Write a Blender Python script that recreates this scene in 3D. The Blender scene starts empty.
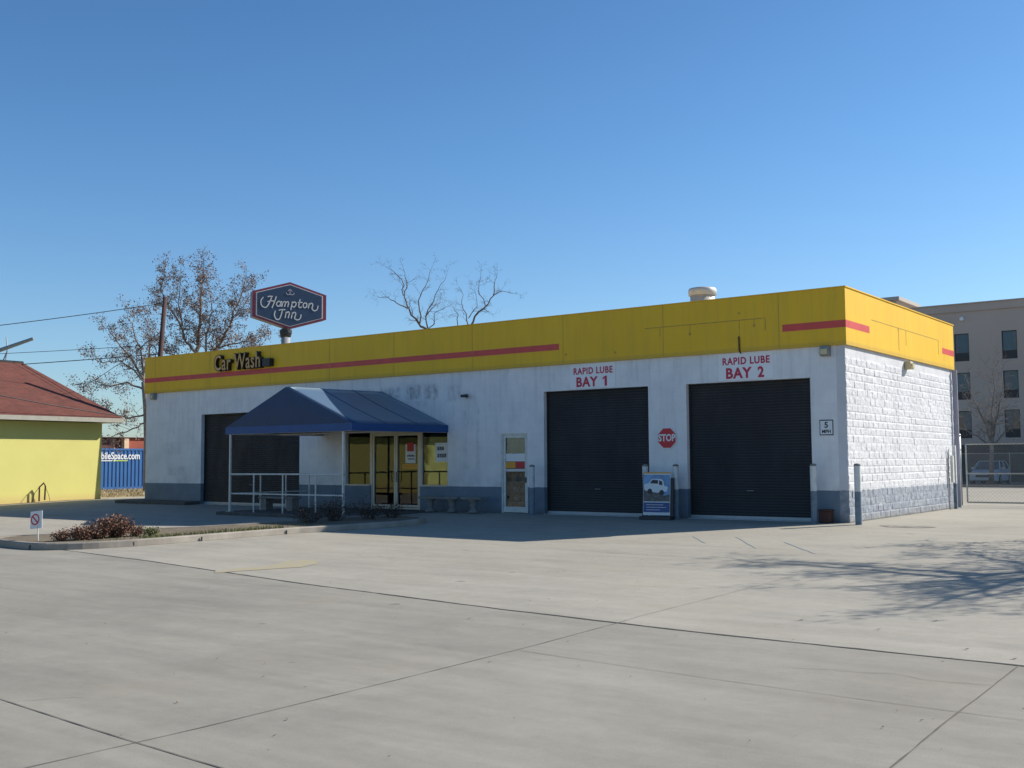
import bpy, bmesh, math, random
from mathutils import Vector, Matrix, noise as mnoise
rnd = random.Random(7)
sc = bpy.context.scene
COL = sc.collection
V = Vector
PI = math.pi

# ------------------------------------------------------------------ helpers
def s2l(r, g, b):
    f = lambda c: (c/255/12.92) if c/255 <= .04045 else ((c/255+.055)/1.055)**2.4
    return (f(r), f(g), f(b))

class NT:
    def __init__(s, m):
        s.t = m.node_tree; s.n = s.t.nodes; s.l = s.t.links
    def node(s, typ, **kw):
        n = s.n.new(typ)
        for k, v in kw.items():
            if k.startswith('i_'):
                key = k[2:]
                key = int(key) if key.isdigit() else key.replace('_', ' ')
                s.set(n.inputs[key], v)
            else: setattr(n, k, v)
        return n
    def set(s, inp, v):
        if isinstance(v, bpy.types.NodeSocket): s.l.new(v, inp)
        else:
            if isinstance(v, tuple) and len(v) == 3 and inp.type == 'RGBA': v = (*v, 1)
            inp.default_value = v
    def math(s, op, a, b=0.0, c=0.0, clamp=False):
        n = s.n.new('ShaderNodeMath'); n.operation = op; n.use_clamp = clamp
        s.set(n.inputs[0], a); s.set(n.inputs[1], b); s.set(n.inputs[2], c)
        return n.outputs[0]
    def mix(s, f, a, b, mode='MIX'):
        n = s.n.new('ShaderNodeMix'); n.data_type = 'RGBA'; n.blend_type = mode
        s.set(n.inputs[0], f); s.set(n.inputs[6], a); s.set(n.inputs[7], b)
        return n.outputs[2]
    def coord(s):
        n = s.n.new('ShaderNodeTexCoord'); return n.outputs['Object']
    def sep(s, v):
        n = s.n.new('ShaderNodeSeparateXYZ'); s.l.new(v, n.inputs[0]); return n.outputs
    def comb(s, x, y, z):
        n = s.n.new('ShaderNodeCombineXYZ')
        for i, q in enumerate((x, y, z)): s.set(n.inputs[i], q)
        return n.outputs[0]
    def scale(s, v, sx, sy, sz):
        n = s.n.new('ShaderNodeMapping'); s.l.new(v, n.inputs[0]); n.inputs['Scale'].default_value = (sx, sy, sz); return n.outputs[0]
    def noise(s, v, scale, detail=4, rough=.55, dist=0):
        n = s.n.new('ShaderNodeTexNoise'); s.l.new(v, n.inputs['Vector'])
        n.inputs['Scale'].default_value = scale; n.inputs['Detail'].default_value = detail
        n.inputs['Roughness'].default_value = rough; n.inputs['Distortion'].default_value = dist
        return n.outputs[0]
    def ramp(s, f, lo, hi, a=0.0, b=1.0):
        n = s.n.new('ShaderNodeMapRange'); s.set(n.inputs[0], f)
        n.inputs[1].default_value = lo; n.inputs[2].default_value = hi
        n.inputs[3].default_value = a; n.inputs[4].default_value = b
        return n.outputs[0]
    def bump(s, h, strength=.3, dist=.02):
        n = s.n.new('ShaderNodeBump'); s.l.new(h, n.inputs['Height'])
        n.inputs['Strength'].default_value = strength; n.inputs['Distance'].default_value = dist
        return n.outputs[0]
    def box(s, c, x0, x1, z0, z1, soft=.1):
        # soft mask of a patch of a wall, in metres
        a = s.ramp(c[0], x0-soft, x0+soft); b = s.ramp(c[0], x1+soft, x1-soft)
        d = s.ramp(c[2], z0-soft, z0+soft); e = s.ramp(c[2], z1+soft, z1-soft)
        return s.math('MULTIPLY', s.math('MULTIPLY', a, b), s.math('MULTIPLY', d, e))

def newmat(name):
    m = bpy.data.materials.new(name); m.use_nodes = True
    nt = NT(m); bs = nt.n['Principled BSDF']
    return m, nt, bs

def simple(name, col, rough=.6, metal=0, var=.12, vscale=3.0, bump=0, bscale=60, spec=.5, bdist=.004):
    m, nt, bs = newmat(name)
    c = nt.coord()
    n = nt.noise(c, vscale, 5, .6)
    f = nt.ramp(n, .3, .7, 1-var, 1+var)
    k = nt.node('ShaderNodeVectorMath', operation='SCALE'); k.inputs[0].default_value = col; nt.l.new(f, k.inputs['Scale'])
    nt.l.new(k.outputs[0], bs.inputs['Base Color'])
    bs.inputs['Roughness'].default_value = rough; bs.inputs['Metallic'].default_value = metal
    bs.inputs['Specular IOR Level'].default_value = spec
    if bump:
        nt.l.new(nt.bump(nt.noise(c, bscale, 3), bump, bdist), bs.inputs['Normal'])
    return m

# ---- mesh builder
class MB:
    def __init__(s): s.v = []; s.f = []; s.mi = []; s.m = 0; s.sm = []; s.smooth = False
    def add(s, vs, fs):
        b = len(s.v); s.v += [tuple(p) for p in vs]
        for f in fs: s.f.append(tuple(b+i for i in f)); s.mi.append(s.m); s.sm.append(s.smooth)
        return s
    def box(s, x0, x1, y0, y1, z0, z1):
        if x0 > x1: x0, x1 = x1, x0
        if y0 > y1: y0, y1 = y1, y0
        if z0 > z1: z0, z1 = z1, z0
        vs = [(x0,y0,z0),(x1,y0,z0),(x1,y1,z0),(x0,y1,z0),(x0,y0,z1),(x1,y0,z1),(x1,y1,z1),(x0,y1,z1)]
        return s.add(vs, [(3,2,1,0),(4,5,6,7),(0,1,5,4),(1,2,6,5),(2,3,7,6),(3,0,4,7)])
    def quad(s, a, b, c, d): return s.add([a,b,c,d], [(0,1,2,3)])
    def prism(s, poly, z0, z1, fn=None):
        # extrude a 2-D outline (counter-clockwise) ; fn maps (u,v,w) to world
        fn = fn or (lambda u, v, w: (u, v, w)); n = len(poly)
        vs = [fn(u, v, z0) for u, v in poly]+[fn(u, v, z1) for u, v in poly]
        fs = [tuple(range(n))[::-1], tuple(range(n, 2*n))]+[(i, (i+1) % n, n+(i+1) % n, n+i) for i in range(n)]
        return s.add(vs, fs)
    def tube(s, pts, r, n=6, caps=True):
        pts = [V(p) for p in pts]
        rs = r if isinstance(r, (list, tuple)) else [r]*len(pts)
        rings = []; up = None
        for i, p in enumerate(pts):
            d = (pts[min(i+1, len(pts)-1)]-pts[max(i-1, 0)])
            if d.length < 1e-9: d = V((0, 0, 1))
            d.normalize()
            if up is None: up = V((0, 0, 1)) if abs(d.z) < .9 else V((1, 0, 0))
            a = d.cross(up)
            if a.length < 1e-4: a = d.cross(V((0, 1, 0)))
            a.normalize(); b = a.cross(d).normalized(); up = b
            rings.append([p+(a*math.cos(t)+b*math.sin(t))*rs[i] for t in [2*PI*(k+.5)/n for k in range(n)]])
        vs = [q for rg in rings for q in rg]; fs = []
        for i in range(len(pts)-1):
            for k in range(n):
                fs.append((i*n+k, i*n+(k+1) % n, (i+1)*n+(k+1) % n, (i+1)*n+k))
        if caps: fs += [tuple(range(n)), tuple((len(pts)-1)*n+k for k in range(n))[::-1]]
        return s.add(vs, fs)
    def cyl(s, x, y, z0, z1, r, r2=None, n=20): return s.tube([(x, y, z0), (x, y, z1)], [r, r2 if r2 is not None else r], n)
    def lathe(s, x, y, prof, n=20):
        vs = []; fs = []
        for (r, z) in prof:
            vs += [(x+r*math.cos(2*PI*k/n), y+r*math.sin(2*PI*k/n), z) for k in range(n)]
        for i in range(len(prof)-1):
            for k in range(n): fs.append((i*n+k, i*n+(k+1) % n, (i+1)*n+(k+1) % n, (i+1)*n+k))
        fs += [tuple(range(n))[::-1], tuple((len(prof)-1)*n+k for k in range(n))]
        return s.add(vs, fs)
    def build(s, name, mats, parent=None, bevel=0, recalc=True):
        me = bpy.data.meshes.new(name)
        o = bpy.data.objects.new(name, me); COL.objects.link(o)
        org = V((0, 0, 0))
        if parent is not None:
            org = V(parent['_org']); o.parent = parent; o['_org'] = list(org)
        me.from_pydata([tuple(V(p)-org) for p in s.v], [], s.f)
        if not isinstance(mats, (list, tuple)): mats = [mats]
        for m in mats: me.materials.append(m)
        for p, i, q in zip(me.polygons, s.mi, s.sm): p.material_index = i; p.use_smooth = q
        if recalc:
            bm = bmesh.new(); bm.from_mesh(me); bmesh.ops.recalc_face_normals(bm, faces=bm.faces); bm.to_mesh(me); bm.free()
        if bevel:
            b = o.modifiers.new('bevel', 'BEVEL'); b.width = bevel; b.segments = 2; b.limit_method = 'ANGLE'
        return o

def tag(o, label=None, cat=None, group=None, kind=None):
    if label: o['label'] = label
    if cat: o['category'] = cat
    if group: o['group'] = group
    if kind: o['kind'] = kind
    return o
def thing(name, loc, label, cat, group=None):
    o = bpy.data.objects.new(name, None); COL.objects.link(o); o.location = loc; o['_org'] = list(loc)
    o.empty_display_size = .2
    return tag(o, label, cat, group)
def base(o, loc):
    """put the origin of a one-mesh thing at its base"""
    o.data.transform(Matrix.Translation(-V(loc))); o.location = loc; return o
def dup(o, loc, label, parent=None):
    c = o.copy(); COL.objects.link(c)
    if parent is not None: c.parent = parent
    else: c.location = loc; c['label'] = label
    for ch in list(o.children): dup(ch, None, None, c)
    return c

def textmesh(body, size, bold=0.0, xs=1.0, depth=.006, shear=0.0, align='CENTER', spacing=1.0):
    cu = bpy.data.curves.new('lettering', 'FONT'); cu.body = body; cu.size = size; cu.offset = bold
    cu.extrude = depth; cu.shear = shear; cu.align_x = align; cu.align_y = 'CENTER'; cu.space_character = spacing
    cu.resolution_u = 3
    ob = bpy.data.objects.new('lettering_tmp', cu); COL.objects.link(ob)
    dg = bpy.context.evaluated_depsgraph_get()
    me = bpy.data.meshes.new_from_object(ob.evaluated_get(dg))
    vs = [(v.co.x*xs, v.co.y, v.co.z) for v in me.vertices]; fs = [tuple(p.vertices) for p in me.polygons]
    bpy.data.objects.remove(ob); bpy.data.meshes.remove(me)
    return vs, fs
def put_text(mb, body, size, fn, **kw):
    vs, fs = textmesh(body, size, **kw)
    mb.add([fn(*p) for p in vs], fs)
def fit_text(mb, body, w, h, fn, bold=.0, depth=.003, spacing=1.1):
    # lettering scaled so that it fills w x h metres, centred
    vs, fs = textmesh(body, 1.0, bold=bold, depth=.5, spacing=spacing)
    x0, x1 = min(v[0] for v in vs), max(v[0] for v in vs); y0, y1 = min(v[1] for v in vs), max(v[1] for v in vs)
    mb.add([fn((v[0]-(x0+x1)/2)*w/(x1-x0), (v[1]-(y0+y1)/2)*h/(y1-y0), v[2]*2*depth) for v in vs], fs)
def front(x, z, y):       # text plane facing -Y
    return lambda u, v, w: (x+u, y-w, z+v)
def catmull(p, k=5):
    out = []
    P = [p[0]]+list(p)+[p[-1]]
    for i in range(1, len(P)-2):
        a, b, c, d = P[i-1], P[i], P[i+1], P[i+2]
        for j in range(k):
            t = j/k
            out.append(tuple(.5*((2*b[q])+(-a[q]+c[q])*t+(2*a[q]-5*b[q]+4*c[q]-d[q])*t*t+(-a[q]+3*b[q]-3*c[q]+d[q])*t**3) for q in range(2)))
    out.append(tuple(p[-1])); return out
def ribbon(mb, pts, w, fn, t=.03, smooth=True):
    if smooth and len(pts) > 2: pts = catmull(pts)
    L = []; R = []
    for i, p in enumerate(pts):
        a = pts[max(i-1, 0)]; b = pts[min(i+1, len(pts)-1)]
        dx, dy = b[0]-a[0], b[1]-a[1]; l = math.hypot(dx, dy) or 1
        nx, ny = -dy/l*w/2, dx/l*w/2
        L.append((p[0]+nx, p[1]+ny)); R.append((p[0]-nx, p[1]-ny))
    n = len(pts); vs = []
    for q in (L, R): vs += [fn(u, v, t) for u, v in q]
    for q in (L, R): vs += [fn(u, v, 0) for u, v in q]
    fs = []
    for i in range(n-1):
        fs += [(i, i+1, n+i+1, n+i), (2*n+i, 2*n+i+1, i+1, i), (n+i, n+i+1, 3*n+i+1, 3*n+i)]
    fs += [(0, n, 3*n, 2*n), (n-1, 3*n-1, 4*n-1, 2*n-1)]
    mb.add(vs, fs)

# ------------------------------------------------------------------ materials
def concrete(name, col, stain=.1, seed=0.0, streak=1.0):
    m, nt, bs = newmat(name)
    c = nt.coord()
    off = nt.node('ShaderNodeVectorMath', operation='ADD'); nt.l.new(c, off.inputs[0]); off.inputs[1].default_value = (seed, seed*2, 0); c = off.outputs[0]
    big = nt.noise(c, .16, 5, .6, .6)
    mid = nt.noise(nt.scale(c, .7, 1.3, 1), .9, 6, .65, .4)
    tire = nt.noise(nt.scale(c, .22, 2.0, 1), 1.1, 4, .6, .3)
    fine = nt.noise(c, 5, 8, .75)
    grit = nt.noise(c, 120, 2, .6)
    f = nt.math('ADD', nt.ramp(big, .3, .7, -stain, stain), nt.ramp(mid, .3, .7, -stain*.8, stain*.8))
    f = nt.math('ADD', f, nt.ramp(tire, .35, .65, -stain*.6*streak, stain*.5*streak))
    f = nt.math('ADD', f, nt.ramp(fine, .25, .75, -.085, .085))
    f = nt.math('ADD', f, nt.ramp(grit, .25, .75, -.16, .16))
    f = nt.math('ADD', f, 1.0)
    k = nt.node('ShaderNodeVectorMath', operation='SCALE'); k.inputs[0].default_value = col; nt.l.new(f, k.inputs['Scale'])
    # oil drips and gum spots
    vo = nt.node('ShaderNodeTexVoronoi', feature='F1'); nt.l.new(nt.scale(c, 1, 1, 1), vo.inputs['Vector']); vo.inputs['Scale'].default_value = .85
    vo.inputs['Randomness'].default_value = 1.0
    rr = nt.sep(vo.outputs['Color'])[0]
    rad = nt.ramp(rr, .2, 1.0, .0, .07)
    spot = nt.math('LESS_THAN', nt.math('ADD', vo.outputs['Distance'], nt.ramp(fine, .3, .7, -.02, .02)), rad)
    spot = nt.math('MULTIPLY', spot, .38)
    # broad oil shadows left by parked cars
    oil = nt.ramp(nt.noise(c, .45, 3, .5, 1.0), .62, .78, 0, .30)
    col2 = nt.mix(oil, k.outputs[0], (col[0]*.55, col[1]*.53, col[2]*.5))
    warm = nt.ramp(nt.noise(c, .3, 4, .6), .52, .75, 0, .35)
    col2 = nt.mix(warm, col2, (col[0]*1.04, col[1]*.97, col[2]*.86))
    col3 = nt.mix(spot, col2, (.06, .057, .05))
    nt.l.new(col3, bs.inputs['Base Color'])
    bs.inputs['Roughness'].default_value = .85; bs.inputs['Specular IOR Level'].default_value = .3
    h = nt.math('ADD', grit, nt.math('MULTIPLY', fine, .6))
    nt.l.new(nt.bump(h, .25, .006), bs.inputs['Normal'])
    return m

M = {}
M['lot'] = concrete('lot_concrete', (.345, .319, .262), .09, 0)
M['apron'] = concrete('apron_concrete', (.276, .257, .212), .12, 31, 1.2)
M['drive'] = concrete('drive_concrete', (.31, .295, .26), .09, 77)
M['kerb'] = concrete('kerb_concrete', (.29, .26, .22), .22, 55)
M['far'] = simple('far_ground', (.20, .17, .12), .95, var=.2, vscale=.05)
M['asphalt'] = simple('road_asphalt', (.10, .10, .095), .95, var=.15, vscale=.4, bump=.3)
M['joint'] = simple('joint_filler', (.055, .052, .048), .9, var=.4, vscale=6)
M['crack'] = simple('saw_cut', (.13, .12, .10), .95, var=.35, vscale=3)

def dirt_mat(name, a, b, sc_=6, bump=.6):
    m, nt, bs = newmat(name); c = nt.coord()
    n = nt.noise(c, sc_, 8, .7); n2 = nt.noise(nt.scale(c, 1, 3, 1), .5, 4)
    f = nt.math('ADD', nt.ramp(n, .3, .7), nt.ramp(n2, .3, .7, -.3, .3), clamp=True)
    nt.l.new(nt.mix(f, a, b), bs.inputs['Base Color']); bs.inputs['Roughness'].default_value = 1
    nt.l.new(nt.bump(n, bump, .05), bs.inputs['Normal']); return m
M['soil'] = dirt_mat('bed_soil', (.10, .075, .05), (.22, .18, .12), 14)
M['dry'] = dirt_mat('dry_grass_ground', (.24, .18, .10), (.36, .29, .17), 3)
M['mulch'] = dirt_mat('mulch', (.12, .07, .045), (.26, .17, .11), 4)

def front_paint():
    m, nt, bs = newmat('painted_block_front')
    c = nt.coord(); s = nt.sep(c)
    br = nt.node('ShaderNodeTexBrick'); br.offset = .5
    nt.l.new(nt.comb(s[0], s[2], 0.0), br.inputs['Vector'])
    for k, v in (('Scale', 1), ('Mortar Size', .006), ('Mortar Smooth', .6), ('Brick Width', .4064), ('Row Height', .2032)): br.inputs[k].default_value = v
    br.inputs['Color1'].default_value = (1, 1, 1, 1); br.inputs['Color2'].default_value = (.9, .9, .9, 1); br.inputs['Mortar'].default_value = (.0, .0, .0, 1)
    n1 = nt.noise(c, 1.3, 6, .65); n2 = nt.noise(nt.scale(c, 6, 1, .5), 1, 5, .6); n3 = nt.noise(c, 25, 4, .6)
    white = nt.mix(nt.ramp(n1, .35, .7), (.80, .80, .79), (.67, .67, .675))
    # ghosts of letters taken off the wall, and drips below the fascia
    g = None
    for (x0, x1, z0, z1, a) in ((-17.65, -16.6, 3.86, 4.16, .55), (-16.4, -15.45, 3.82, 4.17, .7), (-15.15, -14.5, 3.74, 4.2, .9), (-14.35, -13.75, 3.70, 4.2, .8), (-13.3, -12.75, 3.62, 4.15, .5),
                                (-15.9, -14.2, 3.45, 3.72, .3),
                                (-12.64, -12.54, 1.2, 3.3, .5), (-12.1, -12.0, 1.35, 3.4, .45), (-12.62, -12.5, 1.3, 1.65, .5), (-12.12, -11.98, 1.5, 1.8, .5),
                                (-7.6, -7.52, 3.8, 4.6, .2), (-19.6, -18.9, 3.2, 4.2, .25), (-28.6, -27.5, 2.0, 2.5, .25), (-28.4, -27.2, 1.1, 1.5, .3)):
        k = nt.math('MULTIPLY', nt.box(s, x0, x1, z0, z1, .07), a)
        g = k if g is None else nt.math('MAXIMUM', g, k)
    g = nt.math('MULTIPLY', g, nt.ramp(nt.noise(nt.scale(c, 3.5, 1, 2), 1.6, 6, .75), .42, .62, .1, 1.0))
    drip = nt.math('MULTIPLY', nt.ramp(n2, .5, .8, 0, .35), nt.ramp(s[2], 1.0, 4.6, .2, 1.0))
    low = nt.math('MULTIPLY', nt.ramp(s[2], 1.3, .85, 0, .3), nt.ramp(n1, .4, .7))
    white = nt.mix(nt.math('MAXIMUM', nt.math('MAXIMUM', g, drip), low), white, (.20, .21, .215))
    blue = nt.mix(nt.ramp(n1, .35, .7), (.17, .225, .28), (.115, .155, .20))
    blue = nt.mix(nt.ramp(s[2], .25, .0, 0, .55), blue, (.08, .085, .085))
    edge = nt.math('GREATER_THAN', nt.math('ADD', s[2], nt.ramp(n3, .3, .7, -.006, .006)), .815)
    col = nt.mix(edge, blue, white)
    mort = nt.ramp(br.outputs['Fac'], 0, 1, 0, .05)
    col = nt.mix(mort, col, (.25, .25, .26))
    nt.l.new(col, bs.inputs['Base Color']); bs.inputs['Roughness'].default_value = .7
    h = nt.math('SUBTRACT', nt.math('MULTIPLY', n3, .25), br.outputs['Fac'])
    nt.l.new(nt.bump(h, .35, .005), bs.inputs['Normal'])
    return m
M['frontwall'] = front_paint()

def side_paint():
    m, nt, bs = newmat('painted_splitface')
    c = nt.coord(); s = nt.sep(c)
    n1 = nt.noise(c, 1.1, 6, .65); n3 = nt.noise(c, 22, 5, .7); n4 = nt.noise(c, 5, 5, .7)
    white = nt.mix(nt.ramp(n1, .35, .7), (.64, .64, .65), (.53, .53, .55))
    white = nt.mix(nt.ramp(n4, .58, .75, 0, .35), white, (.36, .36, .38))
    blue = nt.mix(nt.ramp(n4, .4, .62), (.19, .22, .27), (.34, .355, .38))
    edge = nt.math('GREATER_THAN', nt.math('ADD', s[2], nt.ramp(n4, .3, .7, -.02, .02)), .815)
    col = nt.mix(edge, blue, white)
    dr = nt.noise(nt.scale(c, 1, 3.5, .35), 1.4, 5, .65)
    col = nt.mix(nt.math('MULTIPLY', nt.ramp(dr, .52, .75, 0, .30), nt.ramp(s[2], 4.4, 1.0, 1, .2)), col, (.33, .33, .34))
    col = nt.mix(nt.ramp(s[2], .22, .0, 0, .55), col, (.20, .18, .15))
    nt.l.new(col, bs.inputs['Base Color']); bs.inputs['Roughness'].default_value = .75
    nt.l.new(nt.bump(n3, .5, .012), bs.inputs['Normal'])
    return m
M['sidewall'] = side_paint()

def fascia_mat():
    m, nt, bs = newmat('yellow_fascia_panel')
    c = nt.coord(); s = nt.sep(c)
    n1 = nt.noise(c, .5, 5, .6); n2 = nt.noise(nt.scale(c, 5, 5, .4), 1.2, 5, .6)
    col = nt.mix(nt.ramp(n1, .3, .7), (.84, .505, .026), (.78, .46, .022))
    col = nt.mix(nt.ramp(n2, .45, .8, 0, .34), col, (.48, .31, .05))
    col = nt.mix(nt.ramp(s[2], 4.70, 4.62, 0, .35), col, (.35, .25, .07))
    nt.l.new(col, bs.inputs['Base Color']); bs.inputs['Roughness'].default_value = .55; bs.inputs['Specular IOR Level'].default_value = .3
    return m
M['fascia'] = fascia_mat()
M['red_stripe'] = simple('red_stripe', (.60, .065, .05), .5, var=.12)
M['seam'] = simple('panel_seam', (.38, .27, .05), .6)
M['scar'] = simple('tape_scar', (.42, .29, .06), .8, var=.3, vscale=8)
M['door'] = simple('charcoal_door', (.016, .0165, .018), .6, var=.2, vscale=1.2)
def door_mat():
    m, nt, bs = newmat('dusty_charcoal_door'); c = nt.coord(); s_ = nt.sep(c)
    n = nt.noise(nt.scale(c, 1, 1, .35), 2.2, 6, .65); n2 = nt.noise(c, .9, 4)
    dust = nt.math('ADD', nt.math('MULTIPLY', nt.ramp(s_[2], 1.3, .05, 0, .5), nt.ramp(n, .35, .7)), nt.ramp(n2, .5, .75, 0, .25))
    nt.l.new(nt.mix(dust, (.0165, .0165, .018), (.045, .043, .040)), bs.inputs['Base Color']); nt.l.new(nt.ramp(n, .3, .7, .45, .75), bs.inputs['Roughness']); return m
M['door'] = door_mat()
M['doorbar'] = simple('galvanised_bar', (.40, .42, .42), .5, metal=.3)
M['roof'] = simple('flat_roof_membrane', (.42, .40, .37), .9)
M['metal'] = simple('painted_white_metal', (.62, .62, .58), .45, var=.15, vscale=6)
M['alu'] = simple('anodised_frame', (.47, .46, .42), .42, metal=.35, var=.1)
M['dark'] = simple('dark_interior', (.02, .02, .02), .8)
M['black'] = simple('black_plastic', (.02, .02, .022), .5)
M['rust'] = simple('rusty_maroon', (.075, .032, .024), .85, var=.3, vscale=14)
M['grey'] = simple('grey_metal', (.28, .28, .27), .5, metal=.4)
M['galv'] = simple('galvanised_pipe', (.30, .32, .31), .45, metal=.55, var=.2, vscale=10)
M['vent'] = simple('vent_sheet', (.55, .53, .48), .5, metal=.2)
M['lampbox'] = simple('wall_light_cream', (.55, .47, .26), .4)
M['white'] = simple('sign_white', (.72, .74, .74), .5, var=.05)
M['frontplate'] = simple('sign_panel_white', (.80, .80, .80), .5, var=.04)
M['red'] = simple('sign_red', (.52, .02, .03), .5, var=.08)
M['redtext'] = simple('lettering_red', (.50, .02, .06), .5, var=.1)
M['ink'] = simple('sign_black', (.03, .03, .035), .5)
M['orange'] = simple('sign_amber', (.70, .33, .03), .5)
M['stone'] = simple('bench_concrete', (.20, .20, .185), .9, var=.25, vscale=8, bump=.3)
M['step'] = simple('dark_slab_edge', (.09, .088, .082), .9, var=.25, vscale=4)
M['yellowpaint'] = simple('worn_yellow_paint', (.48, .36, .10), .8, var=.25, vscale=5)
M['bluepaint'] = simple('worn_blue_paint', (.33, .385, .39), .85, var=.15, vscale=6)

def patchy(name, col, under, lo, hi, sc_=7):
    m, nt, bs = newmat(name); c = nt.coord()
    f = nt.ramp(nt.noise(c, sc_, 6, .75), lo, hi)
    nt.l.new(nt.mix(f, col, under), bs.inputs['Base Color']); bs.inputs['Roughness'].default_value = .85; return m
M['yellowpaint'] = patchy('worn_yellow_paint', (.41, .325, .14), (.35, .315, .235), .36, .54)
M['bluepaint'] = patchy('worn_blue_paint', (.26, .315, .33), (.335, .312, .258), .35, .58)

def bollard_mat():
    m, nt, bs = newmat('bollard_paint'); s = nt.sep(nt.coord()); n = nt.noise(nt.coord(), 8, 5)
    w = nt.mix(nt.ramp(n, .4, .7), (.66, .68, .66), (.5, .52, .5)); b = nt.mix(nt.ramp(n, .4, .7), (.17, .23, .28), (.11, .15, .19))
    nt.l.new(nt.mix(nt.math('GREATER_THAN', s[2], .81), b, w), bs.inputs['Base Color']); bs.inputs['Roughness'].default_value = .6; return m
M['bollard'] = bollard_mat()

def canvas(name, sheen, ca, cb, cd):
    m, nt, bs = newmat(name); c = nt.coord()
    n = nt.noise(c, 1.5, 5, .6); n2 = nt.noise(nt.scale(c, 4, 4, .5), 1.5, 5)
    col = nt.mix(nt.ramp(n, .3, .7), ca, cb)
    col = nt.mix(nt.ramp(n2, .5, .8, 0, .3), col, cd)
    nt.l.new(col, bs.inputs['Base Color']); bs.inputs['Roughness'].default_value = .5
    bs.inputs['Sheen Weight'].default_value = sheen; bs.inputs['Sheen Tint'].default_value = (.75, .95, 1, 1); bs.inputs['Specular IOR Level'].default_value = .35; bs.inputs['Sheen Roughness'].default_value = .6
    nt.l.new(nt.bump(nt.noise(c, 2.2, 3), .25, .03), bs.inputs['Normal'])
    return m
M['canvas'] = canvas('blue_vinyl_canvas', .36, (.012, .052, .13), (.017, .064, .155), (.008, .03, .08))
M['canvas_plain'] = canvas('blue_canvas_gable', .0, (.010, .040, .105), (.014, .050, .125), (.008, .03, .075)); M['valance'] = canvas('blue_valance', .1, (.010, .062, .21), (.014, .075, .24), (.008, .04, .13))

def glass(name, tint=(.55, .6, .6), k=1.0):
    m, nt, bs = newmat(name); nt.n.remove(bs)
    out = [n for n in nt.n if n.type == 'OUTPUT_MATERIAL'][0]
    fr = nt.node('ShaderNodeFresnel'); fr.inputs['IOR'].default_value = 1.52
    f = nt.math('MULTIPLY', fr.outputs[0], 1.05*k, clamp=True)
    tr = nt.node('ShaderNodeBsdfTransparent', i_Color=(*tint, 1)); gl = nt.node('ShaderNodeBsdfGlossy', i_Color=(.95, .97, 1, 1)); gl.inputs['Roughness'].default_value = .01
    # float glass is never quite flat
    nt.l.new(nt.bump(nt.noise(nt.coord(), 1.2, 2), .05, .02), gl.inputs['Normal'])
    mx = nt.node('ShaderNodeMixShader'); nt.l.new(f, mx.inputs[0]); nt.l.new(tr.outputs[0], mx.inputs[1]); nt.l.new(gl.outputs[0], mx.inputs[2])
    nt.l.new(mx.outputs[0], out.inputs[0]); return m
M['glass'] = glass('window_glass')

def block_yellow():
    m, nt, bs = newmat('yellow_painted_wall'); c = nt.coord(); s = nt.sep(c)
    br = nt.node('ShaderNodeTexBrick'); nt.l.new(nt.comb(s[1], s[2], 0.0), br.inputs['Vector'])
    for k, v in (('Scale', 1), ('Mortar Size', .005), ('Mortar Smooth', .6), ('Brick Width', .4064), ('Row Height', .2032)): br.inputs[k].default_value = v
    n = nt.noise(c, .8, 5, .6)
    col = nt.mix(nt.ramp(n, .3, .7), (.69, .635, .195), (.64, .59, .18))
    col = nt.mix(nt.ramp(s[2], .35, .02, 0, .5), col, (.55, .38, .16))
    nt.l.new(col, bs.inputs['Base Color']); bs.inputs['Roughness'].default_value = .75
    nt.l.new(nt.bump(nt.math('SUBTRACT', 1.0, br.outputs['Fac']), .25, .004), bs.inputs['Normal']); return m
M['yellow'] = block_yellow()

def shingle():
    m, nt, bs = newmat('red_brown_shingles'); c = nt.coord(); s = nt.sep(c)
    br = nt.node('ShaderNodeTexBrick'); nt.l.new(nt.comb(nt.math('ADD', s[1], s[0]), nt.math('MULTIPLY', s[2], 1.8), 0.0), br.inputs['Vector'])
    for k, v in (('Scale', 1), ('Mortar Size', .012), ('Mortar Smooth', .3), ('Brick Width', .3), ('Row Height', .14)): br.inputs[k].default_value = v
    br.inputs['Color1'].default_value = (.155, .043, .028, 1); br.inputs['Color2'].default_value = (.10, .030, .022, 1); br.inputs['Mortar'].default_value = (.07, .025, .02, 1)
    n = nt.noise(c, 1.2, 6, .7)
    nt.l.new(nt.mix(nt.ramp(n, .35, .7, 0, .5), br.outputs['Color'], (.17, .062, .043)), bs.inputs['Base Color']); bs.inputs['Roughness'].default_value = .95; return m
M['shingle'] = shingle()
M['trim'] = simple('eave_trim', (.38, .36, .30), .7, var=.1)
M['stucco'] = simple('hotel_stucco', (.50, .405, .335), .9, var=.06, vscale=.3, bump=.2, bscale=20)
M['stucco_light'] = simple('hotel_cornice', (.42, .385, .34), .85, var=.05)
M['plinth'] = simple('hotel_plinth', (.07, .07, .07), .9, var=.15, vscale=.5)  # near-black tone carries the shade of the ground floor
M['hotel_curtain'] = simple('curtain_behind_glass', (.10, .12, .13), .3, var=.2, vscale=3)
M['hotel_glass'] = simple('hotel_window', (.05, .075, .09), .12, var=.3, vscale=.6)
M['bark'] = simple('tree_bark', (.13, .105, .085), .95, var=.3, vscale=4)
M['barkpale'] = simple('pale_bark', (.24, .20, .165), .95, var=.3, vscale=4)
M['twigpale'] = simple('twig_grey', (.17, .14, .125), .95, var=.2)
M['twig'] = simple('twig', (.10, .075, .06), .95, var=.2)
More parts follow.
